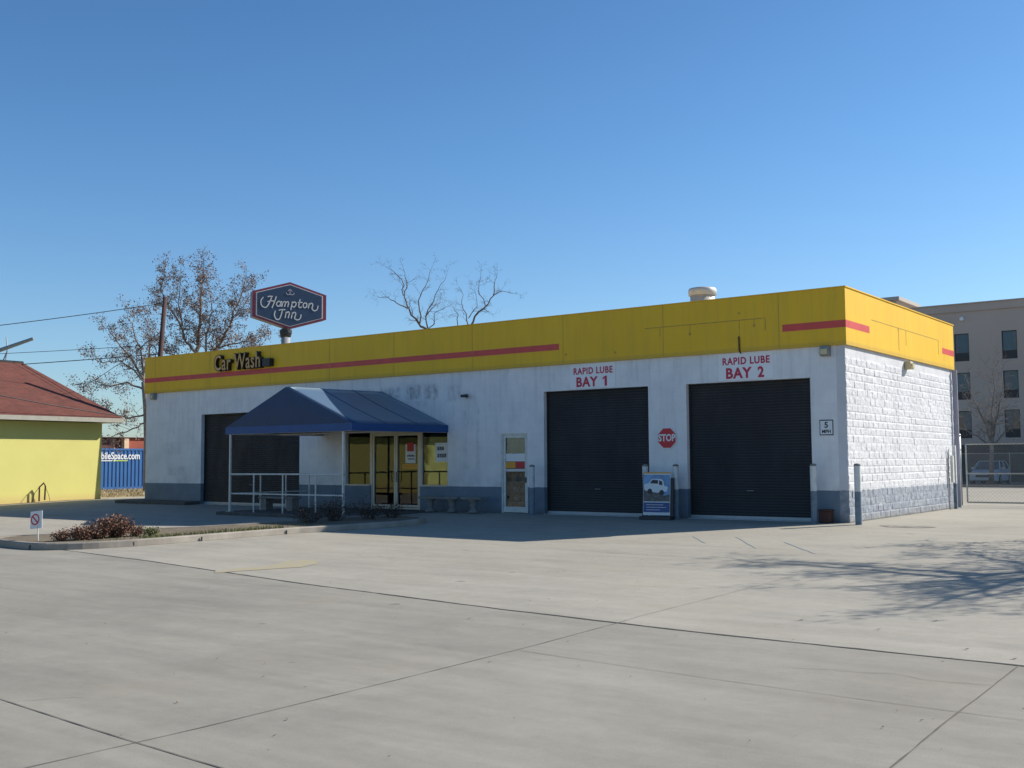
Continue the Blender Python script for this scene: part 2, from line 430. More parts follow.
def leafmat(name, a, b):
    m, nt, bs = newmat(name)
    g = nt.node('ShaderNodeObjectInfo'); geo = nt.node('ShaderNodeNewGeometry')
    nt.l.new(nt.mix(geo.outputs['Random Per Island'], a, b), bs.inputs['Base Color']); bs.inputs['Roughness'].default_value = .8
    bs.inputs['Specular IOR Level'].default_value = .2
    return m
M['leaf'] = leafmat('dead_leaf', (.10, .05, .030), (.22, .13, .08)); M['leafpale'] = leafmat('pale_dead_leaf', (.15, .10, .075), (.34, .245, .19))
M['leafgreen'] = leafmat('evergreen_leaf', (.03, .045, .015), (.08, .09, .04))
M['deadbush'] = leafmat('withered_leaf', (.09, .032, .024), (.30, .18, .12))
M['darkbush'] = leafmat('dark_shrub_leaf', (.03, .025, .02), (.08, .06, .04))
M['weed'] = leafmat('weed_blade', (.09, .11, .035), (.22, .21, .09))
M['drygrass'] = leafmat('dry_blade', (.30, .23, .12), (.42, .34, .20))
def container_mat():
    m, nt, bs = newmat('container_blue'); c = nt.coord(); n = nt.noise(c, 1.0, 5, .6)
    nt.l.new(nt.mix(nt.ramp(n, .3, .7), (.022, .115, .32), (.018, .095, .27)), bs.inputs['Base Color']); bs.inputs['Roughness'].default_value = .5; return m
M['container'] = container_mat()
M['navy'] = simple('sign_navy', (.022, .048, .10), .4, var=.08)
M['signframe'] = simple('sign_border_red', (.20, .030, .055), .45)
M['signside'] = simple('sign_cabinet', (.30, .30, .31), .6)
M['line'] = simple('sign_keyline', (.62, .60, .58), .5)
M['wood'] = simple('pole_wood', (.07, .038, .032), .9, var=.3, vscale=3)
M['wire'] = simple('cable', (.03, .03, .03), .6)
M['brick'] = simple('red_warehouse', (.30, .075, .045), .85, var=.2, vscale=.6)
M['brickdark'] = simple('brown_warehouse', (.09, .035, .035), .85, var=.2, vscale=.6)  # same brick with the shade put into its colour
M['cream'] = simple('warehouse_pilaster', (.62, .46, .30), .8)
M['carpaint'] = simple('pale_blue_car_paint', (.42, .50, .55), .3, var=.03)
M['tyre'] = simple('tyre', (.02, .02, .02), .9)
M['photo_sky'] = simple('poster_sky', (.16, .30, .50), .4, var=.35, vscale=4)
M['photo_land'] = simple('poster_rocks', (.12, .11, .10), .5, var=.6, vscale=18)
M['photo_blue'] = simple('poster_blue', (.03, .07, .22), .4, var=.15)

# ------------------------------------------------------------------ ground
PROF = [(-700, -.32), (-18, -.32), (-7.3, -.20), (0, 0), (900, 0)]   # the lot falls gently away from the building for drainage
def gz(y):
    for (a, za), (b, zb) in zip(PROF, PROF[1:]):
        if y <= b: return za+(zb-za)*(y-a)/(b-a)
    return 0
def drape(o):
    bm = bmesh.new(); bm.from_mesh(o.data)
    for y in (-18, -7.3, 0):
        bmesh.ops.bisect_plane(bm, geom=bm.verts[:]+bm.edges[:]+bm.faces[:], plane_co=(0, y, 0), plane_no=(0, 1, 0), dist=1e-5)
    for v in bm.verts: v.co.z += gz(v.co.y)
    bm.to_mesh(o.data); bm.free(); return o
def sheet(name, poly, z, mat, label=None, kind='structure', thick=0):
    mb = MB()
    if thick: mb.prism(poly, z-thick, z)
    else: mb.add([(x, y, z) for x, y in poly], [tuple(range(len(poly)))])
    o = mb.build(name, mat, recalc=bool(thick)); o['kind'] = kind; drape(o)
    if label: o['label'] = label
    return o
sheet('ground', [(-700, -700), (700, -700), (700, 900), (-700, 900)], -.020, M['far'])
A = [(-70, -5.9), (-12.6, -13.98), (-8.69, -14.52), (-3.28, -15.50), (1.05, -16.06), (4.05, -16.32), (5.84, -16.37), (7.37, -16.40), (11, -16.5), (60, -17.5)]
sheet('concrete_lot', A+[(60, 35.2), (-37.3, 35.2), (-37.3, 2.6), (-70, 2.6)], -.004, M['lot'])
sheet('concrete_apron', [(-70, -60), (60, -60)]+A[::-1], -.0035, M['apron'])
sheet('road', [(-70, -400), (60, -400), (60, -60.01), (-70, -60.01)], -.008, M['asphalt'])
sheet('dry_grass_field', [(-110, 2.7), (-37.35, 2.7), (-37.35, 60), (-110, 60)], -.006, M['dry'])
sheet('far_road', [(-37.3, 35.3), (60, 35.3), (60, 38.0), (-37.3, 38.0)], -.006, M['drive'])

def strip(mb, pts, w, z=0.001, jit=.4, seg=.25):
    out = []
    for a, b in zip(pts, pts[1:]):
        L = math.dist(a, b); n = max(1, int(L/seg))
        for i in range(n): out.append((a[0]+(b[0]-a[0])*i/n, a[1]+(b[1]-a[1])*i/n))
    out.append(pts[-1]); l = []; r = []
    for i, p in enumerate(out):
        a = out[max(i-1, 0)]; b = out[min(i+1, len(out)-1)]; dx, dy = b[0]-a[0], b[1]-a[1]; q = math.hypot(dx, dy)
        ww = w/2*(1+rnd.uniform(-jit, jit)); o = rnd.uniform(-.2, .2)*w
        l.append((p[0]-dy/q*(ww+o), p[1]+dx/q*(ww+o), z)); r.append((p[0]+dy/q*(ww-o), p[1]-dx/q*(ww-o), z))
    n = len(out); mb.add(l+r, [(i, n+i, n+i+1, i+1) for i in range(n-1)])
def ground_lines(name, mat, lines, label=None):
    mb = MB()
    for pts, w_, z_ in lines: strip(mb, pts, w_, z_)
    o = mb.build(name, mat, recalc=False); o['kind'] = 'structure'; drape(o)
    if label: o['label'] = label
ground_lines('pavement_joint', M['joint'], [(A, .040, .001)])
ground_lines('pavement_joint', M['crack'], [
    ([(-30, -20.4), (.84, -22.58), (2.62, -22.73), (3.94, -22.81), (30, -24.5)], .013, .0012),
    ([(2.9, -40), (2.95, -23.54), (3.0, -22.24), (2.99, -20.08), (2.92, -16.2)], .009, .0014),
    ([(7.33, -16.43), (7.35, -18.84), (7.40, -20.4), (7.5, -40)], .014, .0014),
    ([(3.0, -18.3), (5.2, -18.49), (6.59, -18.55), (20, -18.8)], .007, .0012)])
ground_lines('pavement_joint', M['crack'], [
    ([(2.92, -16.2), (2.88, -15.63), (2.89, -13.24), (2.85, -10.5)], .007, .0012),
    ([(-11.6, -7.5), (-4.74, -8.34), (-1.03, -8.82), (1.52, -8.97), (20, -10)], .008, .0014),
    ([(-4.6, -9.0), (-4.6, -.5)], .005, .0012), ([(.3, -8.85), (20, -9.4)], .0, .0012)][:3])
def crack(p, ang, L_):
    out = [p]; a_ = ang
    for _ in range(int(L_/.12)):
        a_ += rnd.gauss(0, .35); a_ = ang+(a_-ang)*.8; p = (p[0]+.12*math.cos(a_), p[1]+.12*math.sin(a_)); out.append(p)
    return out
ground_lines('pavement_crack', M['crack'], [(crack((7.35, -17.4), 3.3, 1.8), .006, .0013), (crack((1.0, -22.6), .9, .6), .005, .0013)])
# worn paint on the concrete
mb = MB()
mb.add([(x, y, .002) for x, y in [(-6.05, -15.03), (-6.06, -14.47), (-5.88, -13.88), (-6.24, -13.25), (-6.2, -12.9), (-5.82, -12.8), (-5.36, -13.28), (-5.16, -13.85), (-5.33, -14.05), (-5.41, -14.29), (-5.65, -14.8), (-5.78, -15.24)]], [tuple(range(12))])
o = drape(mb.build('pavement_marking', M['yellowpaint'], recalc=False)); o['kind'] = 'structure'; o['label'] = 'worn yellow arrow on the concrete'
ground_lines('pavement_marking', M['bluepaint'], [([a, b], .06, .002) for a, b in (((-1.97, -4.70), (-1.02, -6.05)), ((-.97, -4.55), (.38, -6.56)), ((.43, -5.19), (1.80, -7.03)))], 'faint worn blue lines in front of the second bay')
# oil patch / manhole at the side
mb = MB(); mb.add([(1.6+.62*math.cos(a)*(1+.2*math.sin(3*a)), -.6+.34*math.sin(a)*(1+.25*math.cos(2*a)), .002) for a in [k*PI/12 for k in range(24)]], [tuple(range(24))])
o = drape(mb.build('oil_stain', patchy('oil_on_concrete', (.13, .12, .10), (.33, .30, .24), .42, .62, 4), recalc=False)); o['kind'] = 'structure'

# ------------------------------------------------------------------ camera
cam = bpy.data.cameras.new('camera'); co = bpy.data.objects.new('camera', cam); COL.objects.link(co)
yaw, pitch, roll, fpx = -0.6389172472, 0.0720929881, -0.0060269173, 1079.0346618
fw = V((math.sin(yaw)*math.cos(pitch), math.cos(yaw)*math.cos(pitch), math.sin(pitch)))
r0 = V((math.cos(yaw), -math.sin(yaw), 0)); u0 = r0.cross(fw)
r1 = r0*math.cos(roll)+u0*math.sin(roll); u1 = -r0*math.sin(roll)+u0*math.cos(roll)
mt = Matrix((r1, u1, -fw)).transposed().to_4x4(); mt.translation = V((9.6250346, -27.3159141, 1.6))
co.matrix_world = mt; cam.sensor_width = 36; cam.lens = fpx/1024*36; cam.clip_end = 3000; cam.clip_start = .1
sc.camera = co

# ------------------------------------------------------------------ the building
L, D, HB, HT = 29.90, 10.15, 4.62, 6.05
B = thing('car_wash_building', (0, 0, 0), 'long low white block building with yellow fascia, red stripe and dark roll-up doors', 'building')
bays = [(-26.2, -20.45, 3.57), (-9.45, -5.77, 3.76), (-4.55, -.93, 3.76)]
# front wall in strips between the openings; opening: x0,x1,z0,z1
ops = [(-26.2, -20.45, 0, 3.57), (-18.06, -13.33, 0, 2.72), (-11.12, -10.08, 0, 2.50), (-9.45, -5.77, 0, 3.76), (-4.55, -.93, 0, 3.76)]
T = .24
mb = MB(); x = -L
for (a, b, z0, z1) in ops:
    mb.box(x, a, 0, T, 0, HB); mb.box(a, b, 0, T, z1, HB); x = b
mb.box(x, -.22, 0, T, 0, HB)
mb.box(-18.06, -16.86, .0, T, 0, .80); mb.box(-14.54, -13.33, .0, T, 0, .80)
mb.build('front_wall', M['frontwall'], B)
# rough split-face side wall: a displaced sheet with real depth
mb = MB(); ny, nz = 300, 140
def rough(y, z):
    row = int(z/.2032); off = .2032 if row % 2 else 0
    colm = math.floor((y+off)/.4064); fy = (y+off)/.4064-colm; fz = z/.2032-row
    e = min(fy, 1-fy)*.4064; e2 = min(fz, 1-fz)*.2032
    k = min(1, e/.022)*min(1, e2/.022)
    hsh = mnoise.noise(V((colm*3.7, row*5.3, .5)))
    n = mnoise.noise(V((y*5, z*7, 1)))*.5+mnoise.noise(V((y*13, z*15, 4)))*.35+mnoise.noise(V((y*31, z*33, 8)))*.2
    d = .030+.009*hsh+.017*n
    tilt = (fz-.5)*.006*mnoise.noise(V((colm*1.7, row*2.3, 9)))
    d = max(.0, d+tilt)*(.62+.38*k)
    if z > 4.27+.03*mnoise.noise(V((y*4, 0, 3))): d = .02+.004*n
    return d
vs = []
for j in range(nz+1):
    z = HB*j/nz
    for i in range(ny+1):
        y = D*i/ny; vs.append((rough(y, z), y, z))
fs = [(j*(ny+1)+i, j*(ny+1)+i+1, (j+1)*(ny+1)+i+1, (j+1)*(ny+1)+i) for j in range(nz) for i in range(ny)]
mb.add(vs, fs)
# end caps towards the front and the back
for yy, i in ((0, 0), (D, ny)):
    c = [vs[j*(ny+1)+i] for j in range(nz+1)]; b = [(-.22, yy, p[2]) for p in c]
    n = nz+1; mb.add(c+b, [(j, j+1, n+j+1, n+j) for j in range(nz)])
mb.add([(-.22, 0, 0), (-.22, D, 0), (-.22, D, HB), (-.22, 0, HB)], [(0, 1, 2, 3)])
mb.build('side_wall', M['sidewall'], B)
mb = MB(); mb.box(-L, -L+.24, T, D, 0, HB); mb.build('side_wall', M['frontwall'], B)
mb = MB(); mb.box(-L, -.22, D-.24, D, 0, HB); mb.build('rear_wall', M['frontwall'], B)
mb = MB(); mb.box(-L+.24, -.24, T, D-.24, 4.3, 4.45); mb.build('ceiling', M['dark'], B)
mb = MB(); mb.box(-L+.24, -.24, T, D-.24, 5.0, 5.12); mb.build('roof', M['roof'], B)
mb = MB(); mb.box(-20.2, -20.1, T, D-.3, 0, 4.3); mb.box(-10.0, -9.9, T, D-.3, 0, 4.3); mb.box(-20.1, -10.0, 4.2, 4.28, 0, 4.3); mb.build('partition', M['dark'], B)
# fascia: a box of panels round the top, standing 9 cm proud
P = .09
mb = MB()
mb.box(-L-.02, P, -P, -.002, HB-.06, HT)
mb.box(.001, P, -.002, D+.10, HB-.06, HT) if False else mb.box(.055, P, -.0015, D+.10, HB-.06, HT)
mb.box(-L-.02, .054, D+.002, D+.10, HB-.06, HT); mb.box(-L-.02, -L+.08, -.0015, D+.0015, HB+.002, HT)
mb.box(-L+.081, .054, -.0015, .10, HB+.002, HT-.01); mb.box(-.10, .054, .101, D+.0015, HB+.002, HT-.01)
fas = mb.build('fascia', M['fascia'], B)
mb = MB()
mb.box(-L-.025, P+.025, -P-.02, -.05, HT+.001, HT+.03); mb.box(P-.06, P+.025, -.049, D+.12, HT+.001, HT+.03); mb.box(-L-.025, P-.061, D+.05, D+.12, HT+.001, HT+.03); mb.box(-L-.025, -L+.06, -.049, D+.049, HT+.001, HT+.03)
mb.build('coping', M['fascia'], fas)
ys = -P-.003
for bx in ((-L-.02, -8.80, ys, -P+.01), (-1.62, P+.003, ys, -P+.01), (P-.01, P+.003, -P+.011, 1.75), (P-.01, P+.003, 8.85, D+.10)):
    mb = MB(); mb.box(*bx, 5.01, 5.20); mb.build('stripe', M['red_stripe'], fas)
for x in (-29.2, -25.6, -22.0, -18.8, -15.65, -12.2, -8.65, -5.2, -1.72):
    mb = MB(); mb.box(x-.006, x+.006, ys-.002, -P+.01, HB-.05, HT-.005); mb.build('panel_seam', M['seam'], fas)
mb = MB()   # marks left where letters and their conduits were taken down
mb.box(-5.8, -2.1, ys-.003, -P+.01, 5.415, 5.435); mb.box(-2.11, -2.09, ys-.003, -P+.01, 5.1, 5.415)
for x, z in ((-5.3, 5.15), (-4.35, 5.1), (-2.85, 5.0), (-2.42, 5.2)): mb.box(x-.006, x+.006, ys-.003, -P+.01, z, 5.415)
for x, z in ((-4.35, 5.16), (-2.85, 5.62), (-2.42, 5.25), (-8.55, 4.85), (-6.8, 4.8)): mb.box(x-.03, x+.03, ys-.006, -P+.01, z-.03, z+.03)
mb.build('letter_scar', M['scar'], fas); mb = MB(); mb.box(P-.01, P+.006, 1.95, 8.4, 5.395, 5.41); mb.box(P-.01, P+.006, 4.3, 4.315, 4.75, 5.395); mb.box(P-.01, P+.006, 5.0, 5.015, 4.95, 5.395); mb.box(P-.01, P+.006, 8.4, 8.412, 4.95, 5.395)
mb.box(P-.01, P+.008, 4.26, 4.33, 5.33, 5.40)
mb.build('letter_scar', M['scar'], fas)
mb = MB(); mb.tube([(-2.86, -.12, 4.98), (-2.855, -.12, 4.60), (-2.84, -.06, 4.52)], .022, 6); mb.build('conduit', M['black'], B)
# roll-up doors
def rollup(x0, x1, z1):
    mb = MB(); y0 = .19; p = .0762; n = int((z1-.09)/p); prof = []
    for i in range(n+1):
        z = .09+i*p
        for dz, dy in ((0, 0), (.018, -.003), (.038, -.013), (.058, -.003)):
            if z+dz < z1: prof.append((y0+dy, z+dz))
    vs = [(x0, y, z) for y, z in prof]+[(x1, y, z) for y, z in prof]; k = len(prof)
    mb.add(vs, [(i, k+i, k+i+1, i+1) for i in range(k-1)])
    d = mb.build('rollup_door', M['door'], B)
    mb = MB(); mb.box(x0, x1, .165, .225, .004, .09); mb.build('bottom_bar', M['doorbar'], d)
    xm = (x0+x1)/2; mb = MB(); mb.tube([(xm-.09, .18, .78), (xm-.09, .135, .78), (xm+.09, .135, .78), (xm+.09, .18, .78)], .010, 6); mb.build('handle', M['galv'], d)
    for a_ in (x0, x1-.045):
        mb = MB(); mb.box(a_, a_+.045, .150, .160, .09, z1); mb.build('guide_rail', M['black'], d)
    return d
for b in bays: rollup(*b)
for (a, b, z) in bays:
    mb = MB(); mb.box(a+.002, b-.002, -.04, .14, -.03, .012); mb.build('threshold', M['doorbar'], B)
# storefront: window, double door, window
def frame(mb, x0, x1, z0, z1, w=.05, y0=.06, y1=.16, bottom=True):
    mb.box(x0, x0+w, y0, y1, z0, z1); mb.box(x1-w, x1, y0, y1, z0, z1); mb.box(x0+w, x1-w, y0, y1, z1-w, z1)
    if bottom: mb.box(x0+w, x1-w, y0, y1, z0, z0+w)
def pane(x0, x1, z0, z1, parent, y=.11):
    mb = MB(); mb.box(x0, x1, y, y+.006, z0, z1); return mb.build('pane', M['glass'], parent)
for (a, b) in ((-18.055, -16.865), (-14.535, -13.335)):
    mb = MB(); frame(mb, a, b, .802, 2.715); mb.box(a-.0, b+.0, -.02, .059, .803, .84)
    w = mb.build('window', M['alu'], B); pane(a+.051, b-.051, .853, 2.664, w)
mb = MB(); mb.box(-16.86, -16.79, .05, .17, 0.0, 2.715); mb.box(-14.61, -14.54, .05, .17, 0, 2.715); mb.box(-16.79, -14.61, .05, .17, 2.60, 2.715); mb.build('door_frame', M['alu'], B)
for k, (a, b) in enumerate(((-16.785, -15.705), (-15.695, -14.615))):
    mb = MB(); frame(mb, a, b, .02, 2.595, .075); mb.box(a+.075, b-.075, .06, .16, .075, .17)
    d = mb.build('door', M['alu'], B); pane(a+.08, b-.08, .175, 2.515, d)
    hx = b-.11 if k == 0 else a+.11
    mb = MB(); mb.tube([(hx, .05, .95), (hx, -.01, .97), (hx, -.01, 1.28), (hx, .05, 1.30)], .016, 8); mb.build('handle', M['black'], d)
# side door with its glass in two lights
mb = MB(); frame(mb, -11.118, -10.082, .0, 2.50, .05, .02, .15, False); mb.build('door_frame', M['metal'], B)
mb = MB(); frame(mb, -11.065, -10.135, .02, 2.445, .085, .05, .14); mb.box(-10.98, -10.22, .05, .14, .105, .20); mb.box(-10.98, -10.22, .05, .14, 1.30, 1.38)
sd = mb.build('door', M['metal'], B); pane(-10.98, -10.22, .2, 1.30, sd, .09); pane(-10.98, -10.22, 1.38, 2.36, sd, .09)
mb = MB(); mb.box(-10.195, -10.16, .02, .05, .95, 1.12); mb.build('handle', M['black'], sd)
# papers behind the glass
def notice(name, parts, loc, label, cat='notice'):
    t = thing(name, loc, label, cat)
    for nm, m_, mbx in parts: mbx.build(nm, m_, t)
    return t
y = .085
mb = MB(); mb.box(-15.28, -14.82, y+.012, y+.016, 1.58, 2.22); m2 = MB(); m2.box(-15.2, -14.9, y+.002, y+.010, 1.98, 2.28); m3 = MB()
for i in range(5): m3.box(-15.2+i*.07, -15.15+i*.07, y+.004, y+.010, 1.80, 1.85+.02*(i % 2))
for i in range(4): m3.box(-15.15+i*.07, -15.10+i*.07, y+.004, y+.010, 1.70, 1.74)
notice('notice', [('sheet', M['white'], mb), ('header', M['red'], m2), ('lettering', M['ink'], m3)], (-15.05, y, 1.9), 'white paper with red top taped inside the right glass door')
mb = MB(); mb.box(-15.42, -14.72, y+.002, y+.006, 1.38, 1.55); o = mb.build('sticker', M['orange']); base(o, (-15.07, y, 1.38)); tag(o, 'amber sticker strip across the right glass door above its handle', 'sticker')
mb = MB(); mb.box(-13.95, -13.42, y+.012, y+.016, 1.62, 2.25); m2 = MB()
for r_, (z, n, h) in enumerate(((2.0, 3, .12), (1.76, 4, .13))):
    for i in range(n):
        x0 = -13.84+i*.1; m2.box(x0, x0+.025, y+.002, y+.010, z, z+h); m2.box(x0+.045, x0+.07, y+.002, y+.010, z, z+h); m2.box(x0+.026, x0+.044, y+.002, y+.010, z+h*.45*(i % 2)+.02, z+h*.45*(i % 2)+.05)
notice('notice', [('sheet', M['white'], mb), ('lettering', M['ink'], m2)], (-13.7, y, 1.9), 'white notice with two rows of black lettering in the window right of the glass doors')
mb = MB(); mb.box(-10.975, -10.60, .062, .066, 1.41, 1.60); m2 = MB(); m2.box(-10.598, -10.225, .060, .064, 1.41, 1.60); m3 = MB(); m3.box(-10.975, -10.225, .069, .072, 1.62, 1.86)
notice('door_banner', [('amber_half', M['orange'], mb), ('red_half', M['red'], m2), ('white_sheet', M['white'], m3)], (-10.6, .06, 1.4), 'amber and red strip across the middle of the narrow side door', 'banner')
# interior furniture seen dimly through the narrow door: racks
t = thing('shelf_rack', (-10.6, .40, 0), 'display rack with hanging goods behind the narrow side door', 'rack')
for x in (-11.0, -10.2):
    mb = MB(); mb.box(x-.02, x+.02, .40, .44, 0, 2.2); mb.build('upright', M['alu'], t)
for z in (.30, .62, .95):
    mb = MB(); mb.box(-10.98, -10.22, .30, .55, z, z+.03); mb.build('shelf', M['alu'], t)
GM = [simple('goods_'+n_, c_, .6) for n_, c_ in (('white', (.75, .75, .72)), ('blue', (.08, .2, .55)), ('brown', (.22, .13, .08)), ('grey', (.3, .3, .3)), ('cream', (.6, .5, .3)))]
for z, h0, h1 in ((.33, .12, .24), (.65, .12, .25), (.98, .14, .30), (1.62, .35, .66)):
    x = -10.96
    while x < -10.28:
        w = rnd.uniform(.04, .11); h = rnd.uniform(h0, h1); z1 = 2.3 if z > 1.5 else z+h
        mb = MB(); mb.box(x, x+w-.012, .32, .32+rnd.uniform(.03, .15), z1-h, z1); mb.build('goods', rnd.choice(GM), t, bevel=.006); x += w
# downspout at the far end of the side wall
mb = MB(); mb.box(.062, .20, 10.08, 10.13, .02, HB-.065)
o = mb.build('downspout', simple('downspout_paint', (.33, .33, .40), .6), bevel=.005); base(o, (.13, 10.05, 0)); tag(o, 'white downspout at the far corner of the split-face side wall', 'downspout')  # white pipe; the blue of its shade is put into the colour

# channel letters on the fascia
t = thing('wall_lettering', (-23.9, -P, 5.25), 'dark channel letters reading Car Wash on the yellow fascia', 'sign')
mb = MB(); m2 = MB()
fit_text(mb, 'Car Wash', 2.78, .66, front(-23.74, 5.55, -P-.09), bold=.02, depth=.09, spacing=1.08)
fit_text(m2, 'Car Wash', 2.70, .60, front(-23.74, 5.55, -P-.184), bold=.008, depth=.002, spacing=1.08)
mb.build('letter_return', M['black'], t); m2.build('letter_face', simple('faded_letter_face', (.62, .36, .13), .6, var=.25, vscale=5), t)
mb = MB(); mb.box(-22.20, -21.80, -P-.22, -P-.001, 5.26, 5.56); mb.build('transformer_box', M['black'], t)

# RAPID LUBE signs
def bay_sign(xc, num, label):
    t = thing('bay_sign', (xc, -.02, 3.78), label, 'sign', 'painted signs above the lube bays')
    mb = MB(); mb.box(xc-.80, xc+.80, -.010, -.001, 3.80, HB-.075); mb.build('sign_panel', M['frontplate'], t)
    mb = MB(); fit_text(mb, 'RAPID LUBE', 1.38, .205, front(xc+.02, 4.32, -.0125), bold=.030, depth=.002, spacing=1.12); mb.build('lettering', M['redtext'], t)
    mb = MB(); fit_text(mb, 'BAY', .76, .30, front(xc-.19, 3.99, -.0125), bold=.036, depth=.002, spacing=1.12)
    if num == '1': mb.prism([(.43, -.15), (.51, -.15), (.51, .15), (.455, .15), (.36, .095), (.36, .035), (.43, .08)], 0, .002, front(xc, 3.99, -.0125))
    else: fit_text(mb, num, .18, .30, front(xc+.45, 3.99, -.0125), bold=.036, depth=.002)
    mb.build('lettering', M['redtext'], t)
bay_sign(-7.66, '1', 'white panel with red RAPID LUBE BAY 1 above the left lube bay')
bay_sign(-2.74, '2', 'white panel with red RAPID LUBE BAY 2 above the right lube bay')
# STOP
t = thing('stop_sign', (-5.17, -.03, 2.25), 'red octagonal STOP sign fixed between the two lube bays', 'sign')
oc = lambda r: [(r*math.cos(PI/8+i*PI/4), r*math.sin(PI/8+i*PI/4)) for i in range(8)]
mb = MB(); mb.prism(oc(.325), 0, .012, front(-5.17, 2.25, -.012)); mb.build('border', M['white'], t)
mb = MB(); mb.prism(oc(.30), 0, .003, front(-5.17, 2.25, -.0245)); mb.build('panel', M['red'], t)
mb = MB(); put_text(mb, 'STOP', .275, front(-5.17, 2.25, -.031), bold=.009, xs=.82, depth=.002); mb.build('lettering', M['white'], t)
# 5 MPH
t = thing('speed_sign', (-.52, -.02, 2.45), 'small white 5 MPH plate with black border right of the second bay', 'sign')
mb = MB(); mb.box(-.70, -.34, -.014, -.001, 2.24, 2.64); mb.build('border', M['ink'], t)
mb = MB(); mb.box(-.68, -.36, -.017, -.0142, 2.265, 2.615); mb.build('panel', M['white'], t)
mb = MB(); put_text(mb, '5', .21, front(-.52, 2.50, -.0195), bold=.006, depth=.0015); put_text(mb, 'MPH', .12, front(-.52, 2.335, -.0195), bold=.004, depth=.0015); mb.build('lettering', M['ink'], t)

# wall lights
def wall_light(x, label, proto=None):
    t = thing('wall_light', (x, 0, 4.28), label, 'light', 'box lights under the fascia')
    mb = MB(); mb.prism([(0, 4.29), (-.16, 4.29), (-.20, 4.34), (-.16, 4.55), (0, 4.55)], x-.12, x+.12, lambda u, v, w: (w, u-.001, v)); mb.build('housing', M['grey'], t, bevel=.008)
    mb = MB(); mb.box(x-.09, x+.09, -.212, -.185, 4.33, 4.47); mb.build('lens', M['lampbox'], t)
    return t
wl = wall_light(-.47, 'cream box light under the fascia near the front right corner')
dup(wl, (-29.3, 0, 4.28), 'cream box light under the fascia at the far left end of the front')
t = thing('wall_light', (.03, 5.1, 4.24), 'yellow box light high on the sunlit side wall', 'light', 'box lights under the fascia')
mb = MB(); mb.prism([(.03, 4.25), (.20, 4.25), (.24, 4.30), (.20, 4.48), (.03, 4.48)], 4.98, 5.24, lambda u, v, w: (u, w, v)); mb.build('housing', M['lampbox'], t, bevel=.008)
mb = MB(); mb.box(.225, .252, 5.02, 5.20, 4.29, 4.42); mb.build('lens', M['lampbox'], t)
# security camera
t = thing('security_camera', (-12.5, 0, 3.7), 'small dark security camera on the stained white wall above the benches', 'camera')
mb = MB(); mb.box(-12.56, -12.44, -.05, 0, 3.70, 3.82); mb.tube([(-12.5, -.05, 3.76), (-12.5, -.14, 3.76)], .02, 6); mb.build('bracket', M['grey'], t)
mb = MB(); mb.box(-12.58, -12.36, -.24, -.13, 3.70, 3.79); mb.build('body', M['black'], t, bevel=.01)
# roof equipment
t = thing('roof_vent', (-5.48, 3, 5.12), 'round sheet metal exhaust vent with a cap on the roof', 'roof vent')
mb = MB(); mb.smooth = True; mb.lathe(-5.48, 3, [(.38, 5.12), (.38, 6.76)], 28); mb.build('duct', M['vent'], t)
mb = MB(); mb.smooth = True; mb.lathe(-5.48, 3, [(.40, 6.72), (.43, 6.73), (.44, 6.90), (.41, 6.95), (.2, 6.99), (.02, 7.0)], 28); mb.build('cap', M['vent'], t)

# ------------------------------------------------------------------ canopy
C = thing('entrance_canopy', (-16.7, -1.9, 0), 'blue fabric gable canopy on thin white posts over the glass entrance', 'canopy')
XL, XR, XC, ZE, ZR = -19.86, -13.90, -16.88, 2.82, 4.06
yf, yb = -3.82, -.01
def sag(nx, ny, fn, th=.012):
    vs = []; 
    for k in (0, 1):
        for j in range(ny+1):
            for i in range(nx+1): vs.append(fn(i/nx, j/ny, k*th))
    n = (nx+1)*(ny+1); fs = []
    for k in (0, 1):
        for j in range(ny):
            for i in range(nx):
                a = k*n+j*(nx+1)+i; fs.append((a, a+1, a+nx+2, a+nx+1))
    e = [j*(nx+1) for j in range(ny+1)]; r_ = [j*(nx+1)+nx for j in range(ny+1)]; b = list(range(nx+1)); t_ = [ny*(nx+1)+i for i in range(nx+1)]
    for q in (e, r_, b, t_):
        for a, c in zip(q, q[1:]): fs.append((a, c, n+c, n+a))
    return vs, fs
SK = .60   # the canopy meets the wall slightly further right than its front
def slopeR(u, v, k):   # u across slope, v along depth
    s_ = -.05*math.sin(PI*u)*abs(math.sin(PI*v*1.0))
    return (XC+(XR-XC)*u+SK*v, yf+(yb-yf)*v, ZR+(ZE-ZR)*u+s_-k)
def slopeL(u, v, k):
    s_ = -.05*math.sin(PI*u)*abs(math.sin(PI*v*1.0)); return (XC+(XL-XC)*u+SK*v, yf+(yb-yf)*v, ZR+(ZE-ZR)*u+s_-k)
for fn in (slopeR, slopeL):
    mb = MB(); mb.smooth = True; mb.add(*sag(10, 12, fn)); mb.build('roof_panel', M['canvas'], C)
for v_ in (.02, .34, .67):
    mb = MB(); mb.tube([tuple(V(slopeR(u_/8, v_, 0))+V((0, 0, .004))) for u_ in range(9)], .011, 5); mb.build('roof_seam', M['canvas_plain'], C)
def gable(u, v, k):
    x = XL+(XR-XL)*u; top = ZE+(ZR-ZE)*(1-abs(u-.5)*2); z = ZE+(top-ZE)*v
    return (x, yf-.006-k-.015*math.sin(PI*v)*math.sin(PI*u), z-.003)
mb = MB(); mb.add(*sag(20, 6, gable)); mb.build('gable_panel', M['canvas_plain'], C)
mb = MB()
mb.box(XL-.012, XR+.012, yf-.022, yf-.008, 2.58, ZE-.004); 
for x in (XR, XL-.012): mb.prism([(x, yf-.007), (x+.012, yf-.007), (x+.012+SK, yb), (x+SK, yb)], 2.58, ZE-.004)
mb.build('valance', M['valance'], C)
mb = MB(); r = .03
zt = 2.60
